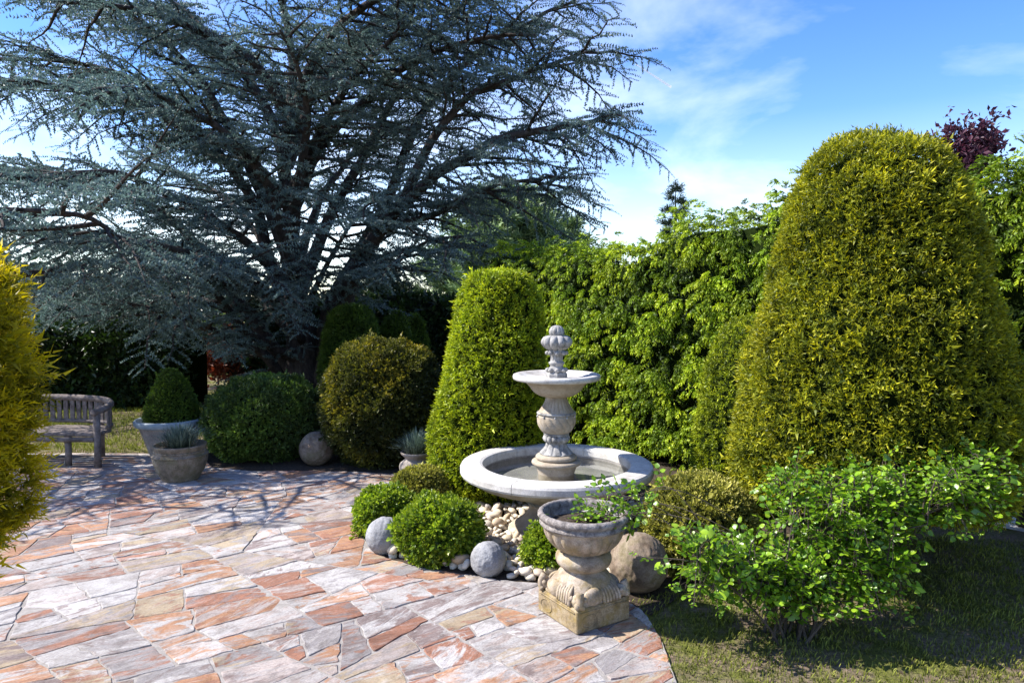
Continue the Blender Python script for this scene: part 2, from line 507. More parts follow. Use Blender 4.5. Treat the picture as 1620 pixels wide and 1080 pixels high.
def tpl_shoot(L=1.0, n=12, nl=0.3, w=0.08, ang=55, curve=0.0, flat=0.0, seed=0, stem=0.03, tip0=0.15):
    """one shoot along +Z bending to +X, needles all round (flat=0) or in the YZ plane (flat=1)"""
    g = np.random.default_rng(seed)
    V, Fc, tip = [], [], []
    pos = lambda t: np.array([curve * t * t * L, 0, L * t * (1 - 0.25 * abs(curve) * t)])
    for k in range(n):
        t = (k + 0.6) / n
        p = pos(t)
        ax = pos(min(1, t + 0.05)) - pos(t - 0.05); ax /= np.linalg.norm(ax)
        ph = k * 2.4 + g.uniform(-.4, .4)
        rad = np.array([math.cos(ph) * (1 - flat), math.sin(ph) if flat < .5 else (1 if k % 2 else -1), 0])
        rad -= ax * rad.dot(ax); rad /= np.linalg.norm(rad) + 1e-9
        a = R(ang) * (1.1 - 0.55 * t)
        d = ax * math.cos(a) + rad * math.sin(a)
        sd_ = np.cross(d, ax); sd_ /= np.linalg.norm(sd_) + 1e-9
        if flat < .5 and k % 2:
            sd_ = np.cross(d, sd_)
        b = len(V)
        V += needle_tris(p, d, nl * g.uniform(.8, 1.15), w, sd_)
        Fc.append((b, b + 1, b + 2))
        tip += [tip0 + 0.6 * t, tip0 + 0.6 * t, min(1, tip0 + 0.35 + 0.65 * t)]
    if stem:
        b = len(V)
        V += [pos(0) + (0, -stem, 0), pos(0) + (0, stem, 0), pos(1)]
        Fc.append((b, b + 1, b + 2)); tip += [0, 0, .6]
    return np.array(V), np.array(Fc), np.array(tip)

def tpl_join(items):
    V, Fc, tp, off = [], [], [], 0
    for (v, f, t), M, T in items:
        V.append(v @ np.asarray(M).T + T); Fc.append(f + off); tp.append(t); off += len(v)
    return np.concatenate(V), np.concatenate(Fc), np.concatenate(tp)

def frame1(d, x=None):
    d = np.asarray(d, float); d = d / np.linalg.norm(d)
    x = np.array([0.3, 1, 0.2]) if x is None else np.asarray(x, float)
    x = x - d * x.dot(d); x /= np.linalg.norm(x)
    return np.stack([x, np.cross(d, x), d], 1)

def frames(d, g, down=False):
    """N x 3 x 3 rotations carrying +Z to d; +X random or as far down as it can be"""
    d = d / (np.linalg.norm(d, axis=1, keepdims=True) + 1e-9)
    x = g.normal(size=d.shape)
    if down:
        x = x * 0.35 + np.array([0, 0, -1.0])
    x -= d * (x * d).sum(1, keepdims=True)
    x /= np.linalg.norm(x, axis=1, keepdims=True) + 1e-9
    return np.stack([x, np.cross(d, x), d], 2)

def star_sprig(seed, k=4, n=4, nl=0.50, w=0.20, spread=0.7, flat=0.0):
    g = np.random.default_rng(seed)
    it = []
    for j in range(k):
        a = j * 2 * np.pi / k + g.uniform(-.4, .4)
        r_ = spread * g.uniform(.5, 1.1) if j else 0.15
        d = np.array([math.cos(a) * r_, math.sin(a) * r_, 1.0])
        it.append((tpl_shoot(g.uniform(.6, 1.0), n, nl, w, 60, 0, flat, seed * 10 + j), frame1(d, g.normal(size=3)), np.zeros(3)))
    return tpl_join(it)

def leaf_tpl(seed, k=6, size=0.6, spread=1.0, wid=0.55, fold=0.2):
    """a sprig of k small oval leaves: each two folded quads made of 4 triangles"""
    g = np.random.default_rng(seed)
    V, Fc, tp = [], [], []
    for j in range(k):
        t = j / max(1, k - 1)
        base = np.array([0, 0, t * 0.8])
        ph = j * 2.4 + g.uniform(-.5, .5)
        rad = np.array([math.cos(ph), math.sin(ph), 0])
        d = rad * spread * (1.15 - 0.7 * t) + np.array([0, 0, 0.45 + 0.5 * t]); d /= np.linalg.norm(d)
        sd_ = np.cross(d, (0, 0, 1)); sd_ /= np.linalg.norm(sd_) + 1e-9
        up = np.cross(sd_, d)
        s_ = size * g.uniform(.75, 1.2)
        b = len(V)
        V += [base, base + d * s_ * .5 + sd_ * s_ * wid / 2 + up * fold * s_, base + d * s_, base + d * s_ * .5 - sd_ * s_ * wid / 2 + up * fold * s_]
        Fc += [(b, b + 1, b + 2), (b, b + 2, b + 3)]
        tp += [.15 + .5 * t, .35 + .6 * t, .4 + .6 * t, .35 + .6 * t]
    return np.array(V), np.array(Fc), np.array(tp)

def scatter(tpls, pos, M, scale, g, tipmul=None, tone=None):
    """instances of random templates as one real mesh: returns V, F, attrs"""
    n = len(pos)
    pick = g.integers(0, len(tpls), n)
    tipmul = np.ones(n) if tipmul is None else tipmul
    tone = g.uniform(0.2, 0.8, n) if tone is None else tone
    Vs, Fs, tp, tn, off = [], [], [], [], 0
    for k, (v, f, t) in enumerate(tpls):
        ii = np.nonzero(pick == k)[0]
        if not len(ii):
            continue
        W = np.einsum('nij,vj->nvi', M[ii] * np.asarray(scale)[ii][:, None, None], v) + pos[ii][:, None]
        Vs.append(W.reshape(-1, 3))
        Fs.append((f[None] + (np.arange(len(ii)) * len(v))[:, None, None]).reshape(-1, 3) + off)
        tp.append((t[None] * tipmul[ii][:, None]).ravel())
        tn.append(np.repeat(tone[ii], len(v)))
        off += len(ii) * len(v)
    return np.concatenate(Vs), np.concatenate(Fs), {"tip": np.concatenate(tp), "tone": np.concatenate(tn)}

YEW = [star_sprig(s, 4, 6, .34, .14, 1.0) for s in range(1, 6)]
YEWFINE = [star_sprig(s, 3, 5, 0.42, 0.19, .9) for s in range(11, 15)]
BOX = [leaf_tpl(s, 5, .62, 1.0, .66) for s in range(1, 6)]
BOXFINE = [leaf_tpl(s, 5, .7) for s in range(11, 15)]
BROAD = [leaf_tpl(s, 4, 1.0, 1.1, .5, .12) for s in range(21, 25)]

def surface_points(prof, n, g, amp=0.02, seed=0, lean=0.0, sq=1.0):
    """points over a body of revolution, evenly spaced; returns pos, normal"""
    pr = smooth_prof(prof, 10)
    seg = np.diff(pr, axis=0)
    ln = np.linalg.norm(seg, axis=1)
    area = ln * (pr[:-1, 0] + pr[1:, 0]) / 2 + 1e-9
    cum = np.concatenate([[0], np.cumsum(area)])
    u = (np.arange(n) + g.uniform(0, 1, n)) / n * cum[-1]
    k = np.clip(np.searchsorted(cum, u) - 1, 0, len(seg) - 1)
    f = (u - cum[k]) / area[k]
    r_ = pr[k, 0] + seg[k, 0] * f
    z = pr[k, 1] + seg[k, 1] * f
    th = np.arange(n) * 2.399963 + g.uniform(-.12, .12, n)
    nr, nz = seg[k, 1] / ln[k], -seg[k, 0] / ln[k]
    sgn = np.where(pr[-1, 1] > pr[0, 1], 1, -1)
    N = np.stack([nr * sgn * np.cos(th), nr * sgn * np.sin(th), nz * sgn], 1)
    p = np.stack([r_ * np.cos(th) + lean * (z - pr[0, 1]), r_ * np.sin(th), z], 1)
    H = abs(pr[-1, 1] - pr[0, 1])
    p += N * (amp * vnoise(p, 3.2 / max(.3, H * .5), seed))[:, None]
    return p, N

def clipped(name, label, cat, loc, prof, n, tpls, mat, size, group=None, seed=1, amp=0.02, upb=0.35, jit=0.4, lean=0.0, hull=0.93, deep=0.35, stem=True, tipfn=None, rz=0):
    """a shrub clipped to a body of revolution: thing > foliage (stuff), inner_twigs, stem"""
    g = np.random.default_rng(seed)
    t = thing(name, label, cat, loc, rz, group)
    p, N = surface_points(prof, n, g, amp, seed, lean)
    vdir = -(np.array(loc) * (1, 1, 0)); vdir /= np.linalg.norm(vdir)
    kp = (N @ vdir > -.25) | (N[:, 2] > .75) | (g.uniform(0, 1, n) < .35)      # sparser on the side away from the terrace
    p, N = p[kp], N[kp]; n = len(p)
    d = N + np.array([0, 0, upb]) + g.normal(size=N.shape) * jit
    sc = size * g.uniform(.72, 1.25, n) * np.where(g.uniform(0, 1, n) < .015, 1.7, 1.0)      # a few stray shoots
    tm = np.clip(g.normal(.8, .22, n), .25, 1.15)
    if tipfn is not None:
        tm *= tipfn(p, N)
    tone = np.clip(0.5 + 0.35 * vnoise(p, 6, seed + 3) + g.normal(0, .18, n), 0, 1)
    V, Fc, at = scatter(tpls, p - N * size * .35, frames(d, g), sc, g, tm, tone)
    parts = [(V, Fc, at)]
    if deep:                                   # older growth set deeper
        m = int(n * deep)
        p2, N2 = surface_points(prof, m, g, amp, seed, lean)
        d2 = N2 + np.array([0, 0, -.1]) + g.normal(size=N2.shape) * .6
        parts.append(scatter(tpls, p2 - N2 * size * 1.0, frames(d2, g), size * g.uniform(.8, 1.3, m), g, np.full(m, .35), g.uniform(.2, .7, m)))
    off, VV, FF, A, B = 0, [], [], [], []
    for V, Fc, at in parts:
        VV.append(V); FF.append(Fc + off); A.append(at["tip"]); B.append(at["tone"]); off += len(V)
    mk("foliage", np.concatenate(VV), np.concatenate(FF), mat, t, False, {"tip": np.concatenate(A), "tone": np.concatenate(B)}, "stuff")
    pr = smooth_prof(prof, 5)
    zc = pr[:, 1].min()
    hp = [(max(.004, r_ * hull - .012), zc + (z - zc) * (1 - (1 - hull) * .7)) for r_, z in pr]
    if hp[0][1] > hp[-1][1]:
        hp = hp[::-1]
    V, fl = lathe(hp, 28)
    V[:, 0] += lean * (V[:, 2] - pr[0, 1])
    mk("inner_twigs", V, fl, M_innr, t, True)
    if stem and zc > 0.02:
        V, fl = tube([(0, 0, -.05), (0.01, 0, zc * .5), (0, 0.01, zc + .15)], [.06, .05, .045], 8)
        mk("stem", V, fl, M_twig, t, True)
    return t

# ================================================================== THE SETTING
def grid_sheet(name, x0, x1, y0, y1, nx, ny, zf, mat):
    xs, ys = np.linspace(x0, x1, nx), np.linspace(y0, y1, ny)
    X, Y = np.meshgrid(xs, ys)
    V = np.stack([X, Y, zf(X, Y)], -1).reshape(-1, 3)
    i = np.arange(nx * ny).reshape(ny, nx)
    q = np.stack([i[:-1, :-1], i[:-1, 1:], i[1:, 1:], i[1:, :-1]], -1).reshape(-1, 4)
    return mk(name, V, q, mat, None, True, kind="structure")

def ground_mat():
    t = NT("lawn_and_earth")
    o = t.new("TexCoord").outputs["Object"]
    n1 = t.noise(o, 1.6, 5, 0.6)
    n2 = t.noise(o, 45, 5, 0.7)
    n3 = t.noise(o, 7, 5, 0.65)
    grass = t.ramp(n2, [(.3, (0.075, 0.08, 0.024)), (.7, (0.22, 0.23, 0.055))])
    earth = t.ramp(n2, [(.3, (0.13, 0.095, 0.07)), (.7, (0.32, 0.245, 0.185))])
    c = t.mix(t.ramp(t.math('ADD', t.math('MULTIPLY', n1, .55), t.math('MULTIPLY', n3, .45)), [(.44, (0, 0, 0)), (.56, (1, 1, 1))]), grass, earth)
    t.col(c)
    t.b.inputs["Roughness"].default_value = .95
    t.b.inputs["Specular IOR Level"].default_value = .1
    t.bump(n2, 1.0, .03)
    return t.m
M_ground = ground_mat()
V, fl = np.array([(-3000, -200, 0), (3000, -200, 0), (3000, 4000, 0), (-3000, 4000, 0)], float), np.array([(0, 1, 2, 3)])
mk("ground", V, fl, M_ground, kind="structure")

def flat_poly(name, pts, z, mat, thick=0.0, parent=None):
    pts = [(p[0], p[1]) for p in pts]
    a = sum(pts[i][0] * pts[(i + 1) % len(pts)][1] - pts[(i + 1) % len(pts)][0] * pts[i][1] for i in range(len(pts)))
    if a < 0:
        pts = pts[::-1]
    n = len(pts)
    me = bpy.data.meshes.new(name)
    V = [(x, y, z) for x, y in pts]
    fc = [tuple(range(n))]
    if thick:
        V += [(x, y, z - thick) for x, y in pts]
        fc += [(i, n + i, n + (i + 1) % n, (i + 1) % n) for i in range(n)]
    me.from_pydata(V, [], fc)
    me.materials.append(mat)
    o = bpy.data.objects.new(name, me)
    COL.objects.link(o)
    o["kind"] = "structure"
    return o

# patio outline (world), from where its edges meet the beds and the lawn
edge = [G(*p) for p in [(1130, 1500), (1095, 1200), (1070, 1082), (1048, 1020), (1022, 975), (985, 946), (915, 936), (852, 926), (792, 921), (722, 909), (660, 899),
                        (612, 886), (584, 866), (570, 846), (574, 824), (596, 798), (622, 774), (640, 752), (560, 748), (470, 747), (400, 747), (335, 741), (318, 722), (225, 719), (140, 718), (60, 719)]]
outline = [(p.x, p.y) for p in edge] + [(-7.4, 8.1), (-7.4, 1.6), (1.2, 1.6)]
patio = flat_poly("patio", outline, 0.013, M_mortar, 0.06)

def clip_half(poly, px, py, nx, ny):
    out = []
    for i in range(len(poly)):
        a, b = poly[i], poly[(i + 1) % len(poly)]
        da, db = (a[0] - px) * nx + (a[1] - py) * ny, (b[0] - px) * nx + (b[1] - py) * ny
        if da >= 0:
            out.append(a)
        if (da >= 0) != (db >= 0):
            f = da / (da - db)
            out.append((a[0] + (b[0] - a[0]) * f, a[1] + (b[1] - a[1]) * f))
    return out
def parea(p):
    return sum(p[i][0] * p[(i + 1) % len(p)][1] - p[(i + 1) % len(p)][0] * p[i][1] for i in range(len(p))) / 2

TH = R(36)
rs = random.Random(23)
def split_poly(poly, out):
    a = parea(poly)
    us = [x * math.cos(TH) + y * math.sin(TH) for x, y in poly]
    vs2 = [-x * math.sin(TH) + y * math.cos(TH) for x, y in poly]
    lu, lv = max(us) - min(us), max(vs2) - min(vs2)
    if a < rs.choice((0.035, 0.065, 0.10, 0.14, 0.19)) and lu < .82 and lv < .50:
        out.append(poly); return
    if lu > lv * rs.uniform(1.15, 1.8):
        ang = TH + math.pi / 2 + R(rs.gauss(0, 17))
    else:
        ang = TH + R(rs.gauss(0, 9))
    f = rs.uniform(.34, .66)
    cu, cv = min(us) + lu * f, min(vs2) + lv * f
    if lu > lv:
        cv = (min(vs2) + max(vs2)) / 2
    px, py = cu * math.cos(TH) - cv * math.sin(TH), cu * math.sin(TH) + cv * math.cos(TH)
    nx, ny = -math.sin(ang), math.cos(ang)
    for s in (1, -1):
        q = clip_half(poly, px, py, nx * s, ny * s)
        if len(q) > 2 and parea(q) > .006:
            split_poly(q, out)

def inset(poly, d):
    out = poly
    n = len(poly)
    for i in range(n):
        a, b = poly[i], poly[(i + 1) % n]
        ex, ey = b[0] - a[0], b[1] - a[1]
        l = math.hypot(ex, ey)
        if l < 1e-6:
            continue
        nx, ny = -ey / l, ex / l
        out = clip_half(out, a[0] + nx * d, a[1] + ny * d, nx, ny)
        if len(out) < 3:
            return []
    return out

big = [(-7.6, 1.5), (1.6, 1.5), (1.6, 8.9), (-7.6, 8.9)]
cells = []
split_poly(big, cells)
ol = outline if parea(outline) > 0 else outline[::-1]
slabs = []
for c in cells:
    c = inset(c, rs.uniform(.0025, .0065))
    if len(c) < 3 or parea(c) < .006:
        continue
    poly = ol
    n = len(c)
    for i in range(n):
        a, b = c[i], c[(i + 1) % n]
        ex, ey = b[0] - a[0], b[1] - a[1]
        poly = clip_half(poly, a[0], a[1], -ey, ex)
        if len(poly) < 3:
            break
    if len(poly) < 3 or parea(poly) < .006:
        continue
    slabs.append(poly)

def slab_mesh(poly, g, seg=.048, z=0.0):
    """rough outline, arrised edge; local to its centroid, X along the grain"""
    cx, cy = sum(p[0] for p in poly) / len(poly), sum(p[1] for p in poly) / len(poly)
    th = TH + R(g.normal(0, 13))
    pts = []
    for i in range(len(poly)):
        a, b = np.array(poly[i]), np.array(poly[(i + 1) % len(poly)])
        l = np.linalg.norm(b - a)
        if l < .012:
            continue
        k = max(1, int(l / seg))
        nr = np.array([-(b - a)[1], (b - a)[0]]) / l
        for j in range(k):
            f = (j + (0.16 if j == 0 and k > 1 else 0)) / k
            w = g.normal(0, .0048) if j else abs(g.normal(0, .005))
            pts.append(a + (b - a) * f + nr * w)
        if k > 1 and l > .1:
            pts.append(b - (b - a) / l * min(.010, l * .1))
    pts = np.array(pts) - (cx, cy)
    pts = rot_z(np.c_[pts, np.zeros(len(pts))], -th)[:, :2]
    n = len(pts)
    rr = np.linalg.norm(pts, axis=1, keepdims=True) + 1e-6
    top = pts * (1 - np.minimum(.0035, rr * .3) / rr)
    h = .0055 + g.uniform(-.002, .0025)
    tx, ty = g.normal(0, .010, 2)
    zt = h + top[:, 0] * tx + top[:, 1] * ty + g.normal(0, .0006, n)
    V = np.concatenate([np.c_[pts, np.full(n, -.004)], np.c_[pts, zt - .003], np.c_[top, zt]])
    q = []
    for r_ in (0, 1):
        q += [(r_ * n + i, r_ * n + (i + 1) % n, (r_ + 1) * n + (i + 1) % n, (r_ + 1) * n + i) for i in range(n)]
    return V, q, list(range(2 * n, 3 * n)), (cx, cy), th

def in_view(x, y, m=0.12):
    u = x / max(y, .1) * F
    return -810 * (1 + m) < u < 810 * (1 + m) and y > 2.85
def shown(poly):
    cx, cy = sum(p[0] for p in poly) / len(poly), sum(p[1] for p in poly) / len(poly)
    return parea(poly) / max(cy, .5) ** 3 * (1 if in_view(cx, cy) else .02)
slabs.sort(key=shown, reverse=True)
gs = np.random.default_rng(5)
rest = []
for i, poly in enumerate(slabs):
    Vv, q, topf, (cx, cy), th = slab_mesh(poly, gs)
    if i < 298:
        me = bpy.data.meshes.new("paving_stone")
        me.from_pydata(Vv.tolist(), [], q + [topf])
        me.materials.append(M_pave)
        o = bpy.data.objects.new("paving_stone", me)
        COL.objects.link(o)
        o.parent = patio
        o.location = (cx, cy, .0115)
        o.rotation_euler = (0, 0, th)
    else:
        W = rot_z(Vv, th) + (cx, cy, .0115)
        rest.append((W, q, topf))
if rest:
    VV, FF, off = [], [], 0
    for W, q, tf in rest:
        VV += W.tolist()
        FF += [tuple(k + off for k in f) for f in q] + [tuple(k + off for k in tf)]
        off += len(W)
    me = bpy.data.meshes.new("paving_fragments")
    me.from_pydata(VV, [], FF)
    me.materials.append(M_pave)
    o = bpy.data.objects.new("paving_fragments", me)
    COL.objects.link(o)
    o.parent = patio
    o["kind"] = "stuff"
print("slabs", len(slabs))

# beds
flat_poly("planting_bed", [G(*p)[:2] for p in [(300, 735), (330, 748), (640, 755), (660, 740), (700, 735), (740, 700), (640, 690), (330, 690)]], 0.005, M_soil)
bed_px = [(700, 770), (640, 752), (600, 790), (560, 838), (566, 872), (606, 902), (722, 928), (852, 938), (960, 950), (1030, 975), (1100, 930), (1130, 860), (1110, 780), (1000, 745), (850, 740)]
pebble_bed = flat_poly("pebble_bed", [G(*p)[:2] for p in bed_px], 0.009, M_soil)
road = flat_poly("road", [(3.6, 6.4), (3.7, 5.62), (4.6, 4.6), (9.0, 4.2), (12, 9), (6, 12), (3.6, 9)], 0.006, M_road)

flat_poly("hedge_shade_sheet", [G(*p)[:2] for p in [(900, 742), (1005, 748), (1100, 800), (1180, 860), (1260, 840), (1330, 790), (1250, 740), (1000, 700), (880, 700)]], 0.0035, M_soil)  # dark soil-coloured sheet added to paint in shadow below hedge and box ball

# ------------------------------------------------------------------ pebbles
def blob_mesh(name, seed, sx_, sy_, sz_, sub=2):
    import bmesh
    bm = bmesh.new()
    bmesh.ops.create_icosphere(bm, subdivisions=sub, radius=1)
    co = np.array([v.co for v in bm.verts])
    k = 1 + .13 * vnoise(co, 1.1, seed) + .05 * vnoise(co, 2.6, seed + 1)
    co = np.sign(co) * np.abs(co) ** .9 * k[:, None] * (sx_, sy_, sz_)
    for v, c in zip(bm.verts, co):
        v.co = c
    for f in bm.faces:
        f.smooth = True
    me = bpy.data.meshes.new(name)
    bm.to_mesh(me); bm.free()
    me.materials.append(M_pebble)
    return me
peb = [blob_mesh("pebble", s, 1.0, random.uniform(.62, .85), random.uniform(.42, .62), 2) for s in range(8)]
FX, FY = 0.34, 5.28
def inside(poly, x, y):
    c = False
    for i in range(len(poly)):
        (x1, y1), (x2, y2) = poly[i], poly[i - 1]
        if (y1 > y) != (y2 > y) and x < (x2 - x1) * (y - y1) / (y2 - y1) + x1:
            c = not c
    return c
peb_poly = [tuple(G(*p)[:2]) for p in [(690, 786), (640, 790), (596, 812), (580, 850), (606, 880), (650, 893), (722, 904), (790, 916), (850, 921), (910, 931), (985, 935), (1032, 880), (1048, 835), (1020, 800), (860, 785)]]
avoid = [(FX, FY, .30)]
for px, py, rr in ((606, 872, .15), (772, 908, .13)):
    q = G(px, py); avoid.append((q.x, q.y, rr))
spots = []
tries = 0
while len(spots) < 1050 and tries < 60000:
    tries += 1
    x, y = rng.uniform(-1.1, 1.3), rng.uniform(4.2, 6.6)
    r_ = float(np.clip(rng.lognormal(-3.25, .28), .022, .068))
    if not inside(peb_poly, x, y) or any((x - a) ** 2 + (y - b) ** 2 < c * c for a, b, c in avoid):
        continue
    lvl = 0 if len(spots) < 420 else 1
    if any(l == lvl and (x - a) ** 2 + (y - b) ** 2 < ((r_ + c) * .74) ** 2 for a, b, c, l in spots):
        continue
    spots.append((x, y, r_, lvl))
spots.sort(key=lambda s: -(s[3] * .03 + s[2]) / s[1])
small = []
for i, (x, y, r_, lvl) in enumerate(spots):
    z = .012 + r_ * .35 + lvl * .034
    rot = (random.gauss(0, .35), random.gauss(0, .35), random.uniform(0, 6.28))
    if i < 296:
        o = bpy.data.objects.new("pebble", random.choice(peb))
        COL.objects.link(o)
        o.parent = pebble_bed
        o.location, o.rotation_euler, o.scale = (x, y, z), rot, (r_,) * 3
    else:
        me = random.choice(peb)
        mtx = Matrix.LocRotScale(Vector((x, y, z)), __import__("mathutils").Euler(rot), Vector((r_,) * 3))
        co = np.array([mtx @ v.co for v in me.vertices])
        small.append((co, [np.array([p.vertices[:] for p in me.polygons])]))
if small:
    V, fl = cat_mesh(small)
    mk("gravel", V, fl, M_pebble, pebble_bed, True, kind="stuff")
print("pebbles", len(spots))

# ------------------------------------------------------------------ fountain
ft = thing("fountain", "tiered pale stone fountain with a wide round basin standing in the pebble bed", "fountain", (FX, FY, 0))
V, fl = lathe(smooth_prof([(.37, 0), (.37, .05), (.33, .08), (.25, .14), (.21, .20), (.215, .25), (.24, .265)], 5), 64)
mk("foot", V, fl, M_fount, ft, True)
bowl_prof = smooth_prof([(.20, .262), (.24, .285), (.28, .31), (.36, .345), (.47, .375), (.58, .405), (.655, .44), (.69, .474)], 6).tolist()
V, fl = lathe(bowl_prof, 96, None, False)
mk("basin", V, fl, M_fount, ft, True)
# rim: stone segments with joints
cuts = [R(a) for a in (-118, -58, 2, 62, 122, 182)]
rim_sec = [(.575, .478), (.70, .478), (.728, .484), (.737, .50), (.737, .538), (.728, .555), (.70, .562), (.59, .566), (.568, .558), (.562, .54), (.562, .498)]
for a0, a1 in zip(cuts, cuts[1:] + [cuts[0] + 2 * math.pi]):
    a0 += .0035; a1 -= .0035
    k, m = 20, len(rim_sec)
    V = np.array([[(r_ * math.cos(a), r_ * math.sin(a), z) for r_, z in rim_sec] for a in np.linspace(a0, a1, k)]).reshape(-1, 3)
    idx = np.arange(k * m).reshape(k, m)
    q = np.stack([idx[:-1], idx[1:], np.roll(idx[1:], -1, 1), np.roll(idx[:-1], -1, 1)], -1).reshape(-1, 4)
    mk("rim_stone", V, [q, np.array([idx[0], idx[-1][::-1]])], M_rim, ft, False)
V, fl = lathe([(.60, .46), (.575, .43), (.50, .425), (.02, .425)], 64, None, True, False)
mk("basin_floor", V, fl, M_floor, ft, True)
V, fl = lathe([(.572, .43), (.566, .50)], 64, None, False, False)
mk("inner_wall", V, fl, M_floor, ft, True)
tw = NT("still_water")
tw.n.remove(tw.b)
tb = tw.new("BsdfTransparent"); tb.inputs[0].default_value = (.90, .93, .93, 1)
gl = tw.new("BsdfGlossy"); gl.inputs["Roughness"].default_value = .03
fr = tw.new("Fresnel"); fr.inputs[0].default_value = 1.33
nb = tw.noise(tw.new("TexCoord").outputs["Object"], 14, 3)
bb = tw.new("Bump"); bb.inputs["Strength"].default_value = .06; bb.inputs["Distance"].default_value = .01
tw.link(nb, bb.inputs["Height"]); tw.link(bb.outputs[0], gl.inputs["Normal"])
msn = tw.new("MixShader")
tw.link(fr.outputs[0], msn.inputs[0]); tw.link(tb.outputs[0], msn.inputs[1]); tw.link(gl.outputs[0], msn.inputs[2])
tw.link(msn.outputs[0], tw.out.inputs["Surface"])
V, fl = lathe([(.564, .480), (.01, .480)], 64, None, True, False)
mk("water", V, fl, tw.m, ft, True)
# column
V, fl = lathe(smooth_prof([(.135, .42), (.14, .48), (.155, .525), (.16, .54), (.182, .548), (.19, .563), (.182, .578), (.155, .585)], 5), 56)
mk("column_base", V, fl, M_fount, ft, True)
V, fl = lathe(smooth_prof([(.14, .584), (.155, .592), (.158, .61), (.14, .625), (.115, .633)], 5), 56)
mk("torus", V, fl, M_fount, ft, True)
def petals(n, depth, zlo, zhi):
    return lambda th, i, z: 1 - depth * (np.abs(np.sin(th * n / 2)) < .32) * (1 if zlo < z < zhi else 0) + depth * .5 * np.abs(np.sin(th * n / 2)) * (1 if zlo < z < zhi else 0)
V, fl = lathe(smooth_prof([(.13, .632), (.112, .65), (.085, .685), (.078, .715), (.088, .722)], 6), 96, petals(10, .07, .636, .71))
mk("leaf_collar", V, fl, M_grey, ft, True)
beads = []
for k in range(14):
    a = k * 2 * math.pi / 14
    V, fl = lathe([(.004, -.028), (.018, -.021), (.026, 0), (.018, .021), (.004, .028)], 10)
    beads.append((V + (math.cos(a) * .080, math.sin(a) * .080, .748), fl))
V, fl = lathe([(.085, .722), (.078, .73), (.078, .768), (.092, .774), (.098, .782), (.092, .79)], 48)
beads.append((V, fl))
V, fl = cat_mesh(beads)
mk("bead_ring", V, fl, M_grey, ft, True, kind="stuff")
def twist(n, depth, k, zlo, zhi):
    def f(th, i, z):
        w = max(0.0, min(1.0, (z - zlo) / .03, (zhi - z) / .03))
        return 1 - depth * w * (1 - np.abs(np.sin((th + (z - zlo) * k) * n / 2)) ** .5)
    return f
V, fl = lathe(smooth_prof([(.085, .788), (.11, .80), (.138, .84), (.150, .88), (.148, .915), (.14, .932)], 8), 168, twist(14, .085, 5.0, .79, .925))
mk("vase_belly", V, fl, M_fount, ft, True)
stud = []
for k in range(10):
    a = k * 2 * math.pi / 10 + .2
    V, fl = lathe([(.003, -.011), (.011, 0), (.003, .011)], 8)
    stud.append((V + (math.cos(a) * .147, math.sin(a) * .147, .922), fl))
V, fl = lathe([(.135, .930), (.148, .934), (.152, .942), (.147, .950), (.133, .953)], 56)
stud.append((V, fl))
V, fl = cat_mesh(stud)
mk("vase_band", V, fl, M_grey, ft, True, kind="stuff")
V, fl = lathe(smooth_prof([(.138, .952), (.122, .975), (.10, 1.01), (.086, 1.045), (.082, 1.07)], 6), 160, twist(22, .085, 0, .955, 1.062))
mk("vase_neck", V, fl, M_fount, ft, True)
V, fl = lathe(smooth_prof([(.08, 1.068), (.12, 1.074), (.155, 1.09), (.185, 1.115), (.21, 1.15), (.25, 1.185), (.29, 1.198)], 6), 72, None, False)
mk("upper_bowl", V, fl, M_fount, ft, True)
V, fl = lathe([(.28, 1.196), (.318, 1.197), (.332, 1.204), (.335, 1.222), (.330, 1.236), (.318, 1.241), (.29, 1.240), (.27, 1.228), (.2, 1.21), (.02, 1.205)], 80, None, True, False)
o = mk("upper_rim", V, fl, M_rim, ft, True)
# finial
fn = mk("finial", *lathe([(.078, 1.203), (.082, 1.235), (.075, 1.252), (.058, 1.256)], 8), M_grey, ft, False)
rings = []
for z, rr, n in ((1.272, .068, 8), (1.402, .070, 8)):
    for k in range(n):
        a = k * 2 * math.pi / n
        V, fl = lathe([(.004, -.017), (.016, -.010), (.019, 0), (.016, .010), (.004, .017)], 10)
        rings.append((V + (math.cos(a) * rr, math.sin(a) * rr, z), fl))
V, fl = cat_mesh(rings)
mk("knob_ring", V, fl, M_grey, ft, True, kind="stuff")
V, fl = lathe(smooth_prof([(.058, 1.25), (.056, 1.285), (.048, 1.30), (.058, 1.318), (.060, 1.33), (.048, 1.34), (.050, 1.38), (.062, 1.41), (.062, 1.425)], 5), 96, twist(12, .12, 0, 1.335, 1.42))
mk("finial_stem", V, fl, M_grey, ft, True)
V, fl = lathe(smooth_prof([(.05, 1.42), (.085, 1.435), (.112, 1.465), (.117, 1.49), (.10, 1.52), (.07, 1.533), (.04, 1.536)], 6), 120, lambda th, i, z: .80 + .22 * np.abs(np.cos(th * 5)) ** .6)
mk("finial_melon", V, fl, M_grey, ft, True)
V, fl = lathe(smooth_prof([(.045, 1.53), (.056, 1.548), (.056, 1.575), (.042, 1.598), (.018, 1.610), (.004, 1.612)], 6), 96, lambda th, i, z: .86 + .15 * np.abs(np.cos(th * 5 + .3)) ** .5)
mk("finial_bud", V, fl, M_grey, ft, True)

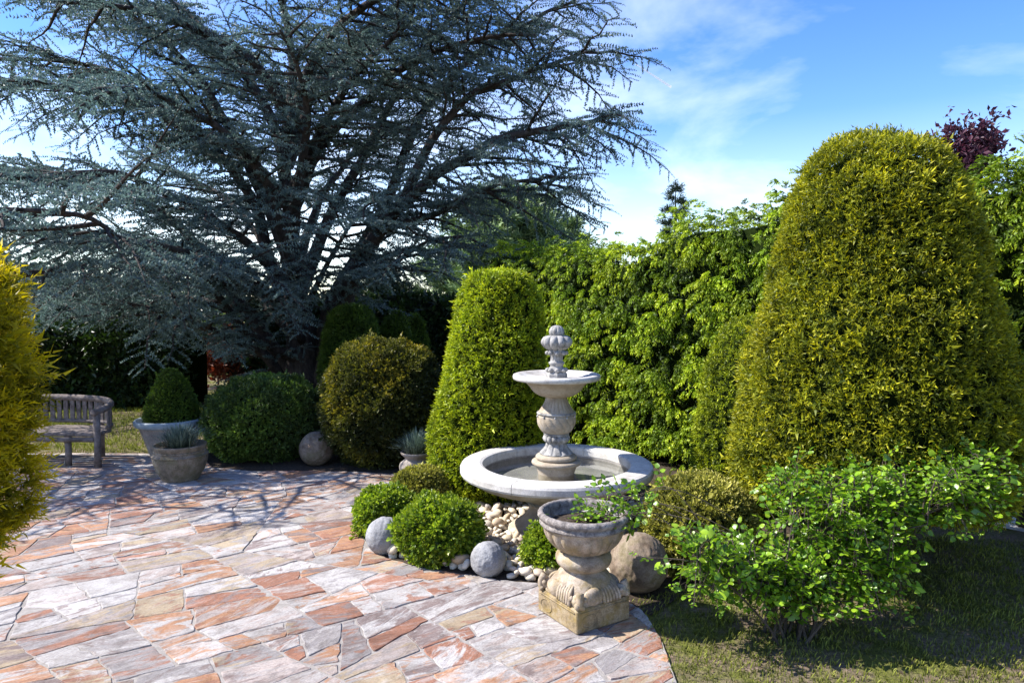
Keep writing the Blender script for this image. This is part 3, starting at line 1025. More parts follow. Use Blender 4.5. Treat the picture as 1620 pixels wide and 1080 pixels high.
# ------------------------------------------------------------------ planter urn on carved pedestal
UX, UY, URZ = .405, 3.86, R(32)
ur = thing("planter_urn", "gadrooned stone planter bowl on a carved square pedestal at the patio edge", "planter", (UX, UY, .018), URZ)
V, fl = box(0, 0, .066, .37, .37, .132, .008)
mk("plinth", V, fl, M_plinth, ur)
def blend_sq(th, i, z):
    w = max(0.0, min(1.0, (.235 - z) / .10))
    c = np.maximum(np.abs(np.cos(th)), np.abs(np.sin(th)))
    return 1 + w * (np.minimum(1 / c, 1.26) - 1)
V, fl = lathe(smooth_prof([(.172, .130), (.174, .16), (.170, .19), (.160, .22), (.142, .25), (.120, .268), (.112, .28)], 6), 128, lambda th, i, z: blend_sq(th, i, z) * (1 - .035 * (np.abs(np.sin(th * 22)) < .3) * (1 if .14 < z < .225 else 0) * (np.abs(np.sin(2 * th)) < .8)))
mk("carved_dome", V, fl, M_urn, ur, True)
for k in range(4):
    a = k * math.pi / 2
    # crouching beast on each face: rounded body, pleated mane and a head at the corner
    V, fl = lathe(smooth_prof([(.002, -.052), (.032, -.045), (.05, -.015), (.05, .02), (.03, .048), (.002, .054)], 4), 24)
    V = V[:, [2, 0, 1]] * (1.15, .62, .95) + (-.055, -.158, .172)
    mk("carved_body", rot_z(V, a), fl, M_urn, ur, True)
    pl = []
    for j in range(6):
        x = .0 + j * .021
        V, fl = tube(smooth_prof([(x * .8, -.135, .222), (x * .95, -.168, .195), (x * 1.02 + .004, -.182, .160), (x * 1.0 + .006, -.183, .134)], 4), [.007, .008, .009, .010, .010, .010, .010, .010, .010, .010, .010, .010, .007], 7)
        pl.append((rot_z(V, a), fl))
    V, fl = cat_mesh(pl)
    mk("carved_mane", V, fl, M_urn, ur, True, kind="stuff")
    hd = []
    V, fl = lathe(smooth_prof([(.002, -.034), (.022, -.03), (.035, -.005), (.033, .015), (.02, .032), (.002, .036)], 4), 20)
    hd.append((V * (1, 1, .95) + (.148, -.152, .166), fl))
    V, fl = lathe(smooth_prof([(.002, -.02), (.016, -.014), (.019, .004), (.012, .017), (.002, .02)], 4), 14)
    hd.append((V + (.172, -.172, .152), fl))
    for ex, ey in ((.128, -.180), (.180, -.128)):
        V, fl = lathe(smooth_prof([(.002, -.014), (.011, -.010), (.013, .003), (.002, .014)], 4), 12)
        hd.append((V + (ex, ey, .182), fl))
    V, fl = cat_mesh([(rot_z(v, a), f) for v, f in hd])
    mk("carved_head", V, fl, M_urn, ur, True)
    V, fl = tube(smooth_prof([(-.15, -.165, .215), (-.162, -.178, .18), (-.158, -.183, .15), (-.14, -.184, .137)], 4), np.linspace(.022, .014, 13), 8)
    mk("carved_leg", rot_z(V, a), fl, M_urn, ur, True)
    # raised border and roundel on the plinth's face
    V, fl = tube(np.array([(-.165 + .33 * t, -.1855, .112) for t in np.linspace(0, 1, 8)]), .005, 5)
    mk("plinth_bead", rot_z(V, a), fl, M_plinth, ur, True)
    ringp = np.array([(-.10 + .052 * math.cos(t), -.1855, .058 + .034 * math.sin(t)) for t in np.linspace(0, 2 * math.pi, 24)])
    V, fl = tube(ringp, .0035, 5, False)
    mk("plinth_roundel", rot_z(V, a), fl, M_plinth, ur, True)
V, fl = lathe(smooth_prof([(.112, .276), (.124, .284), (.146, .300), (.158, .325), (.156, .350), (.138, .370), (.120, .378), (.118, .395), (.10, .40)], 6), 64)
mk("neck_ring", V, fl, M_urn, ur, True)
V, fl = lathe(smooth_prof([(.075, .372), (.115, .378), (.155, .395), (.195, .43), (.222, .475), (.232, .515), (.236, .53)], 7), 180, lambda th, i, z: 1 - .07 * (1 if z < .512 else 0) * (1 - np.abs(np.sin((th + .0) * 11)) ** .6), False)
mk("bowl", V, fl, M_urn, ur, True)
V, fl = lathe([(.228, .524), (.246, .528), (.252, .538), (.244, .548), (.240, .556), (.252, .566), (.260, .578), (.258, .592), (.248, .601), (.236, .602), (.226, .594), (.222, .57), (.214, .52), (.20, .505)], 112, lambda th, i, z: 1 + (.010 * np.sin(th * 34) if .56 < z < .604 else 0), False, False)
mk("bowl_rim", V, fl, M_urnrim, ur, True)
V, fl = lathe([(.22, .52), (.12, .535), (.02, .54)], 40, lambda th, i, z: 1 + .0 * th, True, False)
mk("potting_soil", V, fl, M_soil, ur, True)

# ------------------------------------------------------------------ stone balls
def ball(px, py, rad, mat, label, name="stone_ball", flat=1.0, z0=0.0, seed=1, rough=.004):
    q = G(px, py)
    n, m = 96, 64
    pr = [(rad * math.sin(math.pi * i / m) + 1e-4, -rad * math.cos(math.pi * i / m)) for i in range(m + 1)]
    V, fl = lathe(pr, n)
    nn = V / (np.linalg.norm(V, axis=1, keepdims=True) + 1e-9)
    V = V + nn * (rough * (.5 * vnoise(V, 26, seed) + .6 * vnoise(V, 60, seed + 1) + .6 * vnoise(V, 7, seed + 2)))[:, None]
    V[:, 2] *= flat
    o = mk(name, V, fl, mat, None, True, loc=(q.x, q.y + rad * (1.15 if name == 'boulder' else .55), z0 + rad * flat * .94))
    o.rotation_euler = (.3 * seed, .2 * seed, seed)
    return tag(o, label, "stone ball")
ball(606, 880, .132, M_granite, "grey granite ball lying between two clipped box balls at the patio edge", seed=1)
ball(772, 916, .116, M_granite, "smaller grey granite ball sitting in front of the white pebbles", seed=2)
ball(497, 738, .188, M_boulder, "large shaded stone ball between the two big clipped shrubs", seed=3)  # shade on this ball is put into its colour by the darker boulder stone
ball(1020, 955, .184, M_boulder, "brown weathered boulder ball behind the carved planter pedestal", "boulder", .98, seed=4, rough=.006)

# ================================================================== CLIPPED SHRUBS
def px_prof(pairs, Y):
    k = Y / F
    return [(h * k, CAMH - (y - HZ) * k) for y, h in pairs]
# big bell-shaped yew
bigp = px_prof([(782, 150), (778, 180), (766, 196), (740, 204), (700, 204), (600, 193), (500, 170), (400, 144), (330, 127), (285, 112), (255, 94), (237, 72), (224, 42), (214, 4)], 4.7)
clipped("yew_topiary", "huge bell-shaped clipped yew with olive gold tips right of the fountain", "topiary", (2.43, 4.7, 0), bigp, 8800, YEW, L_yew_big, .070, "clipped yews", 3, .045, .30, .5)
midp = px_prof([(790, 60), (775, 80), (750, 90), (700, 93), (650, 90), (600, 84), (550, 77), (500, 67), (465, 57), (445, 48), (434, 36), (428, 4)], 6.3)
clipped("yew_topiary", "lime green clipped yew cone behind the left of the fountain basin", "topiary", (-.23, 6.3, 0), midp, 6800, YEWFINE, L_yew_mid, .055, "clipped yews", 4, .04, .30, .45, lean=.062)
smallp = px_prof([(800, 70), (780, 90), (740, 97), (680, 95), (600, 82), (550, 68), (520, 50), (504, 28), (499, 4)], 5.95)
clipped("yew_topiary", "narrow clipped yew tucked behind the left flank of the huge bell-shaped yew", "topiary", (2.11, 5.95, 0), smallp, 4200, YEWFINE, L_yew_small, .045, "clipped yews", 5, .02, .3, .45)
dkp = px_prof([(660, 40), (640, 47), (600, 48), (560, 46), (520, 39), (500, 32), (488, 22), (484, 3)], 10.8)
q = P(557, 640, 10.8)
clipped("yew_topiary", "dark flat-topped yew column standing just right of the cedar trunk", "topiary", (q.x, 10.8, 0), [(r_, z) for r_, z in dkp if z > 0.02], 3500, YEWFINE, L_yew_dark, .075, "clipped yews", 6, .02, .3, .45)
for px, top, hw, Y, lab, sd_ in ((627, 494, 27, 11.6, "small dark yew cone behind the big bronzed shrub ball", 7), (655, 498, 24, 12.6, "darkest yew cone seen between the bronzed ball and the lime yew", 8)):
    pr = px_prof([(645, hw), (600, hw * 1.02), (560, hw * .95), (525, hw * .78), (508, hw * .55), (top + 2, hw * .25), (top, 2)], Y)
    clipped("yew_topiary", lab, "topiary", (P(px, 600, Y).x, Y, 0), [(.8 * pr[0][0], .05)] + pr, 1800, YEWFINE, L_yew_dark, .085, "clipped yews", sd_, .02, .3, .45)

def round_prof(rad, h, flat_bot=.72, n=12):
    """bun: wide belly, drawn in at the ground"""
    out = []
    for i in range(n + 1):
        a = -math.pi / 2 * flat_bot + (math.pi / 2 + math.pi / 2 * flat_bot) * i / n
        out.append((max(.004, rad * max(0.0, math.cos(a)) ** .86), math.sin(a)))
    z0, z1 = out[0][1], out[-1][1]
    return [(r_, .01 + (z - z0) / (z1 - z0) * h) for r_, z in out]
def bush(px, Y, rad, h, n, tpls, mat, size, label, seed, name="box_ball", amp=.03, tipfn=None, group="clipped box balls", jit=.62, lean=0.0):
    x = (px - 810) / F * Y
    return clipped(name, label, "shrub", (x, Y, 0), round_prof(rad, h), n, tpls, mat, size, group, seed, amp, .3, jit, lean, .9, .3, False, tipfn)
bush(604, 7.75, .67, 1.33, 9500, BOXFINE, L_box_brown, .048, "big bronzed green shrub ball behind the stone ball near the lime yew", 21, "shrub_ball", amp=.06, group="big shrub balls",
     tipfn=lambda p, N: np.clip(.55 + .8 * vnoise(p, 2.3, 9), .15, 1.2))
bush(419, 8.0, .655, .90, 8500, BOXFINE, L_box_grey, .045, "big grey green shrub ball right of the potted plants under the cedar", 22, "shrub_ball", amp=.05, group="big shrub balls",
     tipfn=lambda p, N: np.clip(.55 + .7 * vnoise(p, 2.0, 12), .1, 1.2))
bush(665, 5.95, .235, .335, 3200, BOXFINE, L_box_olive, .033, "olive brown box ball in front of the lime yew cone", 23)
bush(608, 5.28, .235, .34, 3300, BOX, L_box, .040, "green box ball behind the granite ball at the left end of the bed", 24)
bush(693, 4.78, .285, .395, 4200, BOX, L_box, .043, "brightest green box ball in front between the two granite balls", 25)
bush(870, 4.55, .165, .30, 2000, BOX, L_box, .034, "small box ball half hidden behind the planter bowl's left side", 26)
bush(1112, 4.60, .37, .60, 5000, BOXFINE, L_box_olive, .036, "wide olive box ball between the basin and the rose bush", 27)

# golden yew at the left edge of the picture
gp = [(.05, .30), (.22, .42), (.36, .62), (.46, .82), (.54, 1.02), (.60, 1.25), (.63, 1.45), (.63, 1.65), (.60, 1.80), (.50, 1.90), (.30, 1.95), (.01, 1.97)]
GY = [star_sprig(s, 5, 10, .26, .075, .75, 0.0) for s in range(31, 36)]
clipped("golden_yew", "golden yellow yew bush with loose feathery shoots at the left edge", "shrub", (-2.39, 2.3, 0), gp, 2500, GY, L_yew_gold, .100, None, 41, .10, .55, .5, 0, .86, .5, True,
        tipfn=lambda p, N: np.clip(.8 + .5 * vnoise(p, 4, 17), .3, 1.15))

# ================================================================== SPRUCE HEDGE
HD = Vector((2.06, -2.33, 0)); HL = HD.length; HU = HD / HL
HN = Vector((-HU.y, HU.x, 0))
if HN.y > 0: HN = -HN
H0 = Vector((1.63, 7.47, 0))
def tassel_tpl(seed):
    g = np.random.default_rng(seed)
    it = []
    for j in range(5):
        a = (j - 2) * .5 + g.uniform(-.2, .2)
        d = np.array([.35 + g.uniform(-.2, .2), math.sin(a) * .9, math.cos(a) * .8])
        it.append((tpl_shoot(g.uniform(.65, 1.0), 9, .22, .13, 50, .6, 0, seed * 7 + j, .03, .3), frame1(d, (1, 0, 0)), np.array([0, 0, g.uniform(0, .25)])))
    return tpl_join(it)
TAS = [tassel_tpl(s) for s in range(51, 57)]
gh = np.random.default_rng(77)
hedge = thing("hedge", "tall bright green spruce hedge with drooping new shoots behind the fountain", "hedge", H0 - HN * .0)
hedge.location = (0, 0, 0)
def hedge_top(s):
    return 2.50 + .26 * s + .10 * np.sin(s * 5.1) + .06 * np.sin(s * 13 + 1) + .25 * np.clip(s - .85, 0, 1)
s0, s1 = -1.05, 1.75
def hedge_pts(n, face):
    s = gh.uniform(s0, s1, n)
    top = hedge_top(s)
    bot = np.where(s > .8, .42, .03)
    hu, hn = np.array(HU), np.array(HN)
    base = np.array(H0) + hu * (s * HL)[:, None]
    if face == 'top':
        p = base + np.outer(-gh.uniform(0, .95, n), hn); p[:, 2] = top
        N = np.tile([0, 0, 1.0], (n, 1)) + hn * .25
    else:
        u = gh.uniform(0, 1, n)
        p = base.copy(); p[:, 2] = bot + (top - bot) * u
        batter = .10 * (u ** 2)
        if face == 'front':
            p += np.outer(-batter, hn); N = np.tile(hn, (n, 1))
        else:
            p += np.outer(-.95 + batter, hn); N = np.tile(-hn, (n, 1))
    bul = .10 * vnoise(p, 2.4, 5) + .08 * vnoise(p, 5.5, 6)
    return p + N * bul[:, None], N, bul
VV, FF, A, B, off = [], [], [], [], 0
def addf(res):
    global off
    V, Fc, at = res
    VV.append(V); FF.append(Fc + off); A.append(at["tip"]); B.append(at["tone"]); off += len(V)
def flush(name, mat, parent, kind="stuff"):
    global VV, FF, A, B, off
    o = mk(name, np.concatenate(VV), np.concatenate(FF), mat, parent, False, {"tip": np.concatenate(A), "tone": np.concatenate(B)}, kind)
    VV, FF, A, B, off = [], [], [], [], 0
    return o
for face, n in (("front", 1150), ("top", 260), ("back", 150)):
    p, N, bul = hedge_pts(n, face)
    ct, cn_ = np.clip(.82 + .35 * vnoise(p, 4.5, 61) + gh.normal(0, .2, n), .25, 1.15), np.clip(.5 + .3 * vnoise(p, 3, 62) + gh.normal(0, .16, n), 0, 1)
    R_ = gh.uniform(.05, .10, n)
    for j in range(4):                                   # each bough end is a little dome of hanging tassels
        a_ = j * 1.57 + gh.uniform(-.5, .5, n)
        hu_ = np.array(HU)
        off_ = np.outer(np.cos(a_) * R_, hu_) + np.outer(np.sin(a_) * R_ * .55, (0, 0, 1))
        out_ = off_ / R_[:, None]
        d = N * .75 + out_ * .7 + np.array([0, 0, .12]) + gh.normal(size=N.shape) * .15
        addf(scatter(TAS, p + off_ + N * .03, frames(d, gh, True), gh.uniform(.085, .14, n), gh, ct * gh.uniform(.85, 1.1, n), np.clip(cn_ + gh.normal(0, .1, n), 0, 1)))
    n = n * 2
    m = n // 2
    p, N, bul = hedge_pts(m, face)
    d = N * .7 + gh.normal(size=N.shape) * .6
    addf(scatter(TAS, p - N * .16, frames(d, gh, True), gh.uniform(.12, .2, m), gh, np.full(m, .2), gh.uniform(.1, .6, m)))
n = 70                                             # leaders standing above the top
s = np.concatenate([gh.uniform(s0, s1, 40), gh.uniform(.3, s1, 30)])
p = np.array(H0) + np.array(HU) * (s * HL)[:, None] - np.outer(gh.uniform(.05, .8, n), np.array(HN))
p[:, 2] = hedge_top(s)
for k in range(5):
    pk = p + np.array([0, 0, 1]) * (k * .07) + gh.normal(size=p.shape) * .025
    sel = gh.uniform(0, 1, n) > k * .16
    d = gh.normal(size=(n, 3)) * .8 + np.array([0, 0, .55])
    addf(scatter(TAS, pk[sel], frames(d[sel], gh, True), gh.uniform(.09, .14, sel.sum()), gh, gh.uniform(.7, 1.1, sel.sum())))
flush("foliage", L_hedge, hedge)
ns = 40
ss = np.linspace(s0, s1, ns)
core = []
for k, s in enumerate(ss):
    b = np.array(H0) + np.array(HU) * (s * HL)
    bot = .5 if s > .8 else .02
    tp = hedge_top(s) - .10
    core.append([b - np.array(HN) * .16 + (0, 0, bot), b - np.array(HN) * .24 + (0, 0, tp), b - np.array(HN) * .70 + (0, 0, tp), b - np.array(HN) * .78 + (0, 0, bot)])
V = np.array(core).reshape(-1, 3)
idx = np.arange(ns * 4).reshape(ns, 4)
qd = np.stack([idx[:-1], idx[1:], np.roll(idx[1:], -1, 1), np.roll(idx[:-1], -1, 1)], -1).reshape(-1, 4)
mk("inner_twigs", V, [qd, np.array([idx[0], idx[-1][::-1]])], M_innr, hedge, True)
for s in np.linspace(-.9, 1.65, 9):
    b = np.array(H0) + np.array(HU) * (s * HL) - np.array(HN) * .5
    V, fl = tube([b + (0, 0, -.05), b + (0.02, 0, .4), b + (0, .02, 1.6)], [.07, .055, .03], 8)
    mk("trunk", V, fl, M_bark, hedge, True)

# iron fence under the right end of the hedge
fb = np.array(H0) + np.array(HU) * (1.02 * HL) - np.array(HN) * .62
fence = thing("iron_fence", "dark picket fence beneath the hedge at the right edge", "fence", fb)
for k in range(16):
    c = np.array(HU) * (k * .115)
    V, fl = box(c[0], c[1], .43, .026, .026, .86, .004)
    mk("picket", V, fl, M_iron, fence)
for z in (.16, .74):
    a_, b_ = np.array(HU) * -.05 + (0, 0, z), np.array(HU) * 1.78 + (0, 0, z)
    V, fl = tube([a_, (a_ + b_) / 2, b_], .014, 6)
    mk("rail", V, fl, M_iron, fence, True)

# ================================================================== CEDAR
cedar = thing("cedar_tree", "spreading blue grey cedar with many leaning limbs over the left of the garden", "tree", (0, 0, 0))
gc = np.random.default_rng(101)
def path_px(nodes, k=6):
    return smooth_prof([tuple(P(*n)) for n in nodes], k)
trunk_nodes = [(487, 668, 12), (484, 610, 12), (478, 540, 12), (468, 460, 12), (458, 360, 12.05), (452, 240, 12.2), (462, 100, 12.4), (440, -60, 12.5), (456, -230, 12.5), (450, -400, 12.5)]
trunk = path_px(trunk_nodes)
tr = np.interp(np.linspace(0, 1, len(trunk)), [0, .08, .2, .5, 1], [.52, .37, .28, .085, .02])
V, fl = tube(trunk, tr, 16)
nn = V - V.mean(0)
V[:, :2] += (.03 * vnoise(V * (1, 1, .25), 9, 3))[:, None] * np.sign(nn[:, :2])
mk("trunk", V, fl, M_bark, cedar, True)
limbs = [
    # right side
    ([(497, 640, 12), (525, 540, 11.8), (560, 440, 11.5), (600, 370, 11.2), (650, 310, 10.9), (720, 250, 10.5), (830, 215, 10.1), (910, 195, 9.8), (975, 184, 9.6)], .20, .02),
    ([(500, 600, 12), (518, 500, 12.1), (560, 410, 12.2), (600, 340, 12.3), (640, 240, 12.4), (690, 150, 12.5), (760, 80, 12.6), (850, 30, 12.7), (910, 5, 12.8)], .17, .02),
    ([(640, 315, 10.95), (680, 225, 10.8), (740, 160, 10.6), (820, 120, 10.4), (880, 100, 10.2), (945, 82, 10.0)], .09, .015),
    ([(600, 372, 11.2), (680, 335, 10.8), (760, 300, 10.4), (830, 288, 10.1), (900, 298, 9.9)], .07, .012),
    ([(470, 470, 12), (520, 350, 12.2), (580, 240, 12.5), (640, 130, 12.8), (700, 40, 13.0), (790, -50, 13.2)], .13, .02),
    ([(458, 340, 12), (500, 240, 11.6), (560, 170, 11.2), (640, 110, 10.8), (740, 70, 10.4), (850, 55, 10.1)], .12, .02),
    ([(456, 260, 12), (500, 150, 12.4), (560, 70, 12.8), (640, 0, 13.2), (720, -60, 13.5)], .11, .02),
    ([(455, 200, 12), (500, 90, 11.2), (560, 20, 10.5), (640, -30, 9.9), (740, -50, 9.3)], .11, .02),
    ([(560, 440, 11.6), (620, 420, 11.0), (680, 380, 10.5), (730, 370, 10.1)], .06, .012),
    # left side
    ([(470, 640, 12), (440, 590, 11.7), (405, 548, 11.3), (340, 525, 10.7), (262, 498, 10.1), (180, 475, 9.5)], .13, .02),
    ([(478, 600, 12), (420, 535, 12.0), (380, 480, 12), (330, 410, 11.9), (270, 350, 11.8), (180, 300, 11.6), (80, 275, 11.4), (-40, 270, 11.2)], .15, .02),
    ([(482, 575, 11.9), (420, 540, 11.5), (370, 505, 11), (320, 440, 10.4), (240, 395, 9.8), (140, 370, 9.2), (30, 370, 8.7)], .10, .015),
    ([(470, 520, 12), (430, 420, 12), (405, 330, 12), (370, 270, 12), (300, 190, 12), (220, 130, 11.9), (120, 100, 11.8), (0, 95, 11.7)], .14, .02),
    ([(462, 420, 12), (400, 270, 12.2), (350, 180, 12.4), (290, 90, 12.6), (200, 20, 12.8), (100, -30, 13.0)], .13, .02),
    ([(458, 330, 12), (380, 240, 11.6), (290, 200, 11.2), (220, 165, 10.8), (120, 140, 10.3), (0, 130, 9.9), (-120, 140, 9.5)], .12, .02),
    ([(456, 250, 12), (400, 130, 12.4), (330, 50, 12.8), (240, -20, 13.2)], .11, .02),
    ([(456, 180, 12), (390, 90, 11.4), (300, 40, 10.8), (200, 10, 10.2), (80, 0, 9.7)], .11, .02),
    # towards the camera (kept low and to the left, where their shade falls on the far patio)
    ([(470, 480, 11.9), (420, 410, 11.1), (340, 345, 10.2), (250, 300, 9.4), (150, 270, 8.6), (20, 280, 7.8), (-120, 320, 7.1)], .09, .018),
    ([(464, 440, 11.9), (440, 330, 11.0), (390, 250, 10.4), (330, 190, 9.9), (240, 150, 9.5), (120, 130, 9.2)], .11, .018),
    ([(460, 380, 11.9), (470, 280, 11.1), (480, 190, 10.5), (470, 110, 10.0), (440, 50, 9.6)], .11, .018),
    ([(475, 540, 11.8), (440, 480, 11.0), (400, 430, 10.3), (350, 405, 9.7), (300, 400, 9.3)], .07, .012),
    ([(460, 300, 11.9), (520, 180, 11.0), (590, 90, 10.4), (670, 20, 10.0)], .10, .018),
    ([(472, 500, 11.9), (520, 420, 11.1), (560, 350, 10.5), (600, 310, 10.1)], .06, .012),
    ([(440, 470, 11.6), (350, 440, 10.2), (240, 420, 9.0), (120, 420, 8.0), (-20, 440, 7.3), (-150, 470, 6.8)], .09, .015),
    ([(300, 400, 9.3), (220, 380, 8.2), (120, 340, 7.2), (-20, 330, 6.6), (-160, 350, 6.0)], .045, .012),
    ([(20, 440, 7.4), (-140, 435, 6.9), (-320, 430, 6.5), (-500, 430, 6.1)], .05, .012),
    ([(20, 280, 7.8), (-140, 290, 7.3), (-330, 310, 6.8), (-520, 340, 6.4)], .06, .012),
    # away from the camera
    ([(470, 500, 12.1), (420, 390, 13.4), (350, 310, 14.6), (260, 260, 15.6)], .11, .02),
    ([(466, 440, 12.1), (500, 330, 13.5), (560, 240, 14.8), (640, 190, 15.8)], .11, .02),
    ([(460, 330, 12.2), (430, 200, 13.6), (390, 110, 14.8), (330, 50, 15.8)], .10, .02),
    ([(458, 230, 12.2), (520, 110, 13.6), (590, 40, 14.8)], .10, .02),
    ([(474, 540, 12.1), (380, 440, 13.2), (260, 390, 14.2), (120, 370, 15.0)], .09, .02),
    # upper crown outside the frame
    ([(464, -20, 12.1), (560, -110, 11.4), (680, -150, 10.8), (800, -150, 10.4)], .10, .02),
    ([(464, -20, 12.1), (360, -90, 11.6), (240, -120, 11.0), (100, -120, 10.5)], .10, .02),
    ([(464, -60, 12.1), (450, -150, 10.8), (430, -200, 9.8)], .09, .02),
    ([(466, -180, 12.1), (560, -270, 12.4), (640, -300, 12.6)], .07, .015),
    ([(466, -180, 12.1), (370, -260, 12.6), (280, -290, 13.0)], .07, .015),
    ([(464, -60, 12.1), (480, -160, 13.6), (520, -210, 14.6)], .08, .02),
    ([(456, 300, 12.1), (452, 240, 12.2), (462, 100, 12.4), (440, -60, 12.5), (456, -230, 12.5)], .05, .015),
    # low hanging branches at the far left
    ([(330, 430, 11.9), (240, 440, 11.4), (150, 450, 10.8), (60, 470, 10.3), (-40, 500, 10)], .06, .012),
    ([(380, 485, 11.9), (300, 470, 12.6), (220, 470, 13.2), (120, 480, 13.6)], .06, .012),
]
spr_pos, spr_dir, spr_len, spr_nrm = [], [], [], []
wood = []
for nodes, ra, rb in limbs:
    pth = path_px(nodes, 5)
    pth = pth + np.stack([.05 * vnoise(pth, 1.3, 31), .05 * vnoise(pth, 1.3, 32), .05 * vnoise(pth, 1.3, 33)], 1)
    rad = ra + (rb - ra) * np.linspace(0, 1, len(pth)) ** .75
    V, fl = tube(pth, rad, 9)
    mk("limb", V, fl, M_bark, cedar, True)
    seg = np.linalg.norm(np.diff(pth, axis=0), axis=1)
    cum = np.concatenate([[0], np.cumsum(seg)])
    Ltot = cum[-1]
    start = .22 * Ltot
    sdist, side = start, 1
    while sdist < Ltot - .02:
        f = sdist / Ltot
        p0 = np.array([np.interp(sdist, cum, pth[:, k]) for k in range(3)])
        p1 = np.array([np.interp(min(Ltot, sdist + .15), cum, pth[:, k]) for k in range(3)])
        p_1 = np.array([np.interp(max(0, sdist - .15), cum, pth[:, k]) for k in range(3)])
        ax = p1 - p_1; ax /= np.linalg.norm(ax) + 1e-9
        hz = np.cross(ax, (0, 0, 1)); hz /= np.linalg.norm(hz) + 1e-9
        ang = R(gc.uniform(40, 72))
        d = ax * math.cos(ang) + hz * side * math.sin(ang)
        d = d + np.cross(ax, hz) * gc.normal(.05, .30)
        d[2] = d[2] * .7 + gc.normal(.0, .12)
        d /= np.linalg.norm(d)
        Ll = (0.30 + 1.25 * max(0.0, math.sin(math.pi * min(1, .18 + .82 * (1 - f)))) ** .8 * (.55 if Ltot < 2.5 else 1)) * gc.uniform(.65, 1.2)
        droop = gc.uniform(.0, .34)
        ts = np.linspace(0, 1, 6)
        lat = p0 + np.outer(ts, d) * Ll - np.outer(ts ** 2, (0, 0, 1)) * droop * Ll
        lat[1:] += gc.normal(size=(5, 3)) * .02
        wood.append(tube(lat, np.linspace(.016 + .008 * Ll, .004, 6), 4, False))
        hz2 = np.cross(d, (0, 0, 1)); hz2 /= np.linalg.norm(hz2) + 1e-9
        t = .10
        s2 = 1
        while t < 1.0:
            pp = np.array([np.interp(t, ts, lat[:, k]) for k in range(3)])
            tang = lat[min(5, int(t * 5) + 1)] - lat[int(t * 5)]; tang /= np.linalg.norm(tang) + 1e-9
            a2 = R(gc.uniform(35, 65))
            dd = tang * math.cos(a2) + hz2 * s2 * math.sin(a2) + np.array([0, 0, gc.normal(-.05, .24)])
            spr_pos.append(pp); spr_dir.append(dd); spr_len.append((.225 + .265 * (1 - t) ** .7) * gc.uniform(.7, 1.3))
            s2 = -s2
            t += gc.uniform(.056, .094) / Ll
        spr_pos.append(lat[-2]); spr_dir.append(lat[-1] - lat[-2]); spr_len.append(.26)
        side = -side
        sdist += gc.uniform(.085, .17) * (1.35 if p0[1] < 9.0 else 1.0)
    spr_pos.append(pth[-2]); spr_dir.append(pth[-1] - pth[-2]); spr_len.append(.35)
def cedar_tpl(seed):
    """a flat spray: stem with upright rosettes of needles"""
    g = np.random.default_rng(seed)
    V, Fc, tp = [np.array([0, -.012, 0]), np.array([0, .012, 0]), np.array([.13, 0, .96])], [(0, 1, 2)], [0, 0, .2]
    for k in range(13):
        t = (k + .5) / 12.6
        p = np.array([0.13 * t * t, g.normal(0, .012), t * (1 - .04 * t)])
        for j in range(3):
            ph = j * 2.1 + g.uniform(0, 2)
            d = np.array([math.cos(ph) * .9 - .15, math.sin(ph), g.uniform(.25, .8)]); d /= np.linalg.norm(d)
            sd_ = np.cross(d, g.normal(size=3)); sd_ /= np.linalg.norm(sd_) + 1e-9
            b = len(V)
            V += needle_tris(p, d, g.uniform(.085, .125) * (1.1 - .4 * t), .060, sd_)
            Fc.append((b, b + 1, b + 2)); tp += [.35, .35, 1.0]
    return np.array(V), np.array(Fc), np.array(tp)
CED = [cedar_tpl(s) for s in range(60, 66)]
sp_, sdv, sl_ = np.array(spr_pos), np.array(spr_dir), np.array(spr_len)
print("cedar sprays", len(sp_))
Mx = frames(sdv, gc, True)
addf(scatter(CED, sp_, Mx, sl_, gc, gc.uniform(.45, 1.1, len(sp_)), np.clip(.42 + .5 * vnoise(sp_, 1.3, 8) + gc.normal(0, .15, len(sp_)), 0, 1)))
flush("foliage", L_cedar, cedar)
V, fl = cat_mesh(wood)
mk("branches", V, fl, M_bark, cedar, True, kind="stuff")

